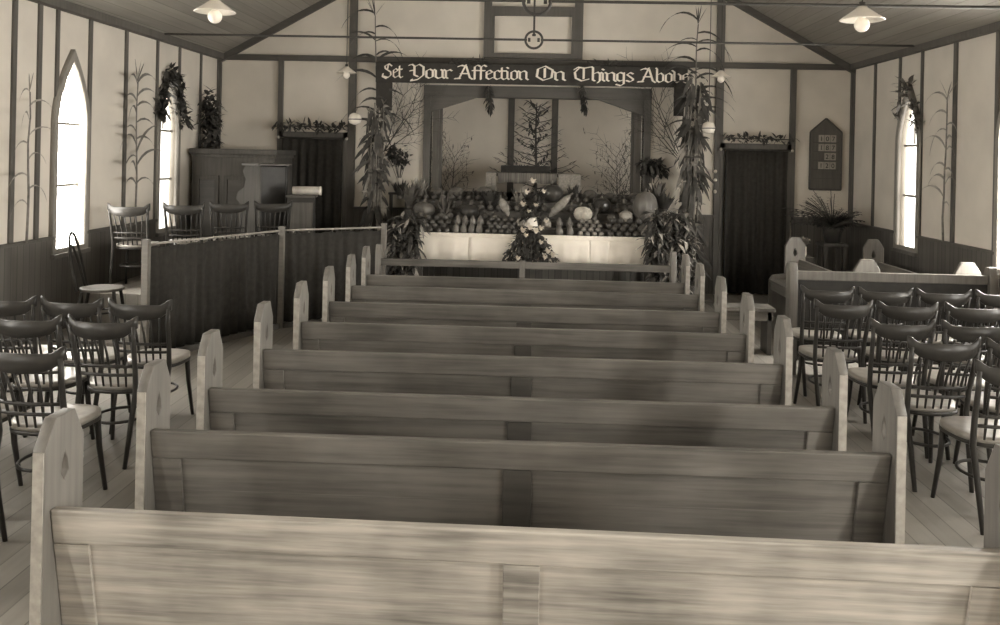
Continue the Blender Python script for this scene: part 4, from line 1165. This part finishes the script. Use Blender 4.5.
# fern by the hymn board
px, y = 832, 11.2
fb = at(px, 232, y)
t = thing('potted_fern', 'dark spreading fern on a stand below the hymn board', 'plant', (fb.x, y, 0))
MB().lathe([(.09,.84),(.12,1.02),(.13,1.04),(.11,1.04)], 18).build('pot', 'pumpdark', t, True)
MB().box(-.16,.16,-.16,.16,.80,.84).build('stand_top', 'darkwood', t, bevel=.004)
for a in (-1,1):
    for b in (-1,1): MB().box(a*.12-.02,a*.12+.02,b*.12-.02,b*.12+.02,0,.80).build('stand_leg', 'darkwood', t)
for i in range(70):
    a = i*2.4+rnd(-.2,.2); el = rnd(.5, 2.0); L = rnd(.40,.66); ml = MB()
    if i == 0: all_ = MB()
    d = Vector((math.cos(a), math.sin(a)*.7, el)).normalized(); p = Vector((0,0,1.03)); pts = [p]
    if d.x > 0: L *= .62
    for k in range(8):
        d = (d + Vector((0,0,-.10))).normalized(); p = p + d*(L/8); pts.append(p)
    all_.tube(pts, .004, 4)
    for k in range(1, 9):
        for s in (-1,1):
            all_.leaf(pts[k], d*.6 + Vector((-math.sin(a), math.cos(a)*.7, .05))*s, .16*(1-k/11), .034, .2, 2)
all_.build('fronds', 'leafd', t, True)
fl = at(836, 242, 9.6)
t = thing('flower_jar', 'small pale posy in a jar beyond the sideways pews', 'vase of flowers', (fl.x, 11.3-.55, 0))
MB().box(-.11,.11,-.11,.11,.0,.70).build('plinth', 'darkwood', t, bevel=.004)
MB().lathe([(.04,.70),(.05,.73),(.045,.80),(.05,.82)], 14).build('jar', 'jar', t, True)
for i in range(9):
    a = i*2.4; bloom(Vector((math.cos(a)*.06*(i/9+.3), math.sin(a)*.05, .86+.05*rnd(0,1))), .035, t, 'leafl')
# right rail screen in front of the sideways pews
t = thing('rail_screen', 'pale-topped wooden rail screen across the right block behind the chairs', 'rail', (0, 7.62, 0))
ra, rb = at(793, 270, 7.62).x, at(992, 276, 7.62).x
for x in (ra, rb):
    plate('post', [[(-.06,0),(.06,0),(.06,.90),(.03,.985),(-.03,.985),(-.06,.90)]], .07, 'pewend', t, frame=lambda u, v, w, x=x: (x+w, u+.02, v), bevel=.004)
MB().box(ra+.036, rb-.036, -.015, .03, .835, .915).build('top_rail', 'pewend', t, bevel=.006)
MB().box(ra+.036, rb-.036, .0, .03, .12, .20).build('bottom_rail', 'pewdark', t, bevel=.004)
MB().box(ra+.036, rb-.036, .004, .022, .20, .835).build('panel', 'blackwood', t)
# low bench in the gap beside the pews
t = thing('low_bench', 'low plain bench with a pale top edge beyond the right aisle', 'bench', (2.12, 8.45, 0))
MB().box(-.27, .27, -.14, .14, .42, .455).build('seat', 'pew', t, bevel=.004)
MB().box(-.25, .25, -.12, -.10, .33, .42).build('apron', 'pew', t)
for s in (-1,1): MB().box(s*.22-.02, s*.22+.02, -.12, .12, 0, .42).build('leg', 'pewdark', t)
# ------------------------------------------------------------------ camera, world, view
cam = bpy.data.cameras.new('camera'); co = bpy.data.objects.new('camera', cam); C.objects.link(co)
cam.sensor_width = 36; cam.lens = F/1000*36; cam.shift_y = -(312.5-CY)/1000
co.matrix_world = Matrix.Translation((0,0,H)) @ Matrix.Rotation(-YAW, 4, 'Z') @ Matrix.Rotation(PI/2, 4, 'X') @ Matrix.Rotation(ROLL, 4, 'Z')
cam.clip_end = 100
sc = bpy.context.scene; sc.camera = co
w = bpy.data.worlds.new('sky'); sc.world = w; w.use_nodes = True
w.node_tree.nodes['Background'].inputs[0].default_value = (1, .96, .88, 1)
w.node_tree.nodes['Background'].inputs[1].default_value = 1.0
sc.view_settings.view_transform = 'Standard'; sc.view_settings.look = 'None'
sc.view_settings.gamma = 1; sc.view_settings.use_curve_mapping = False
sc.view_settings.exposure = -0.15
sc.cycles.use_denoising = True
sc.cycles.max_bounces = 8; sc.cycles.diffuse_bounces = 5
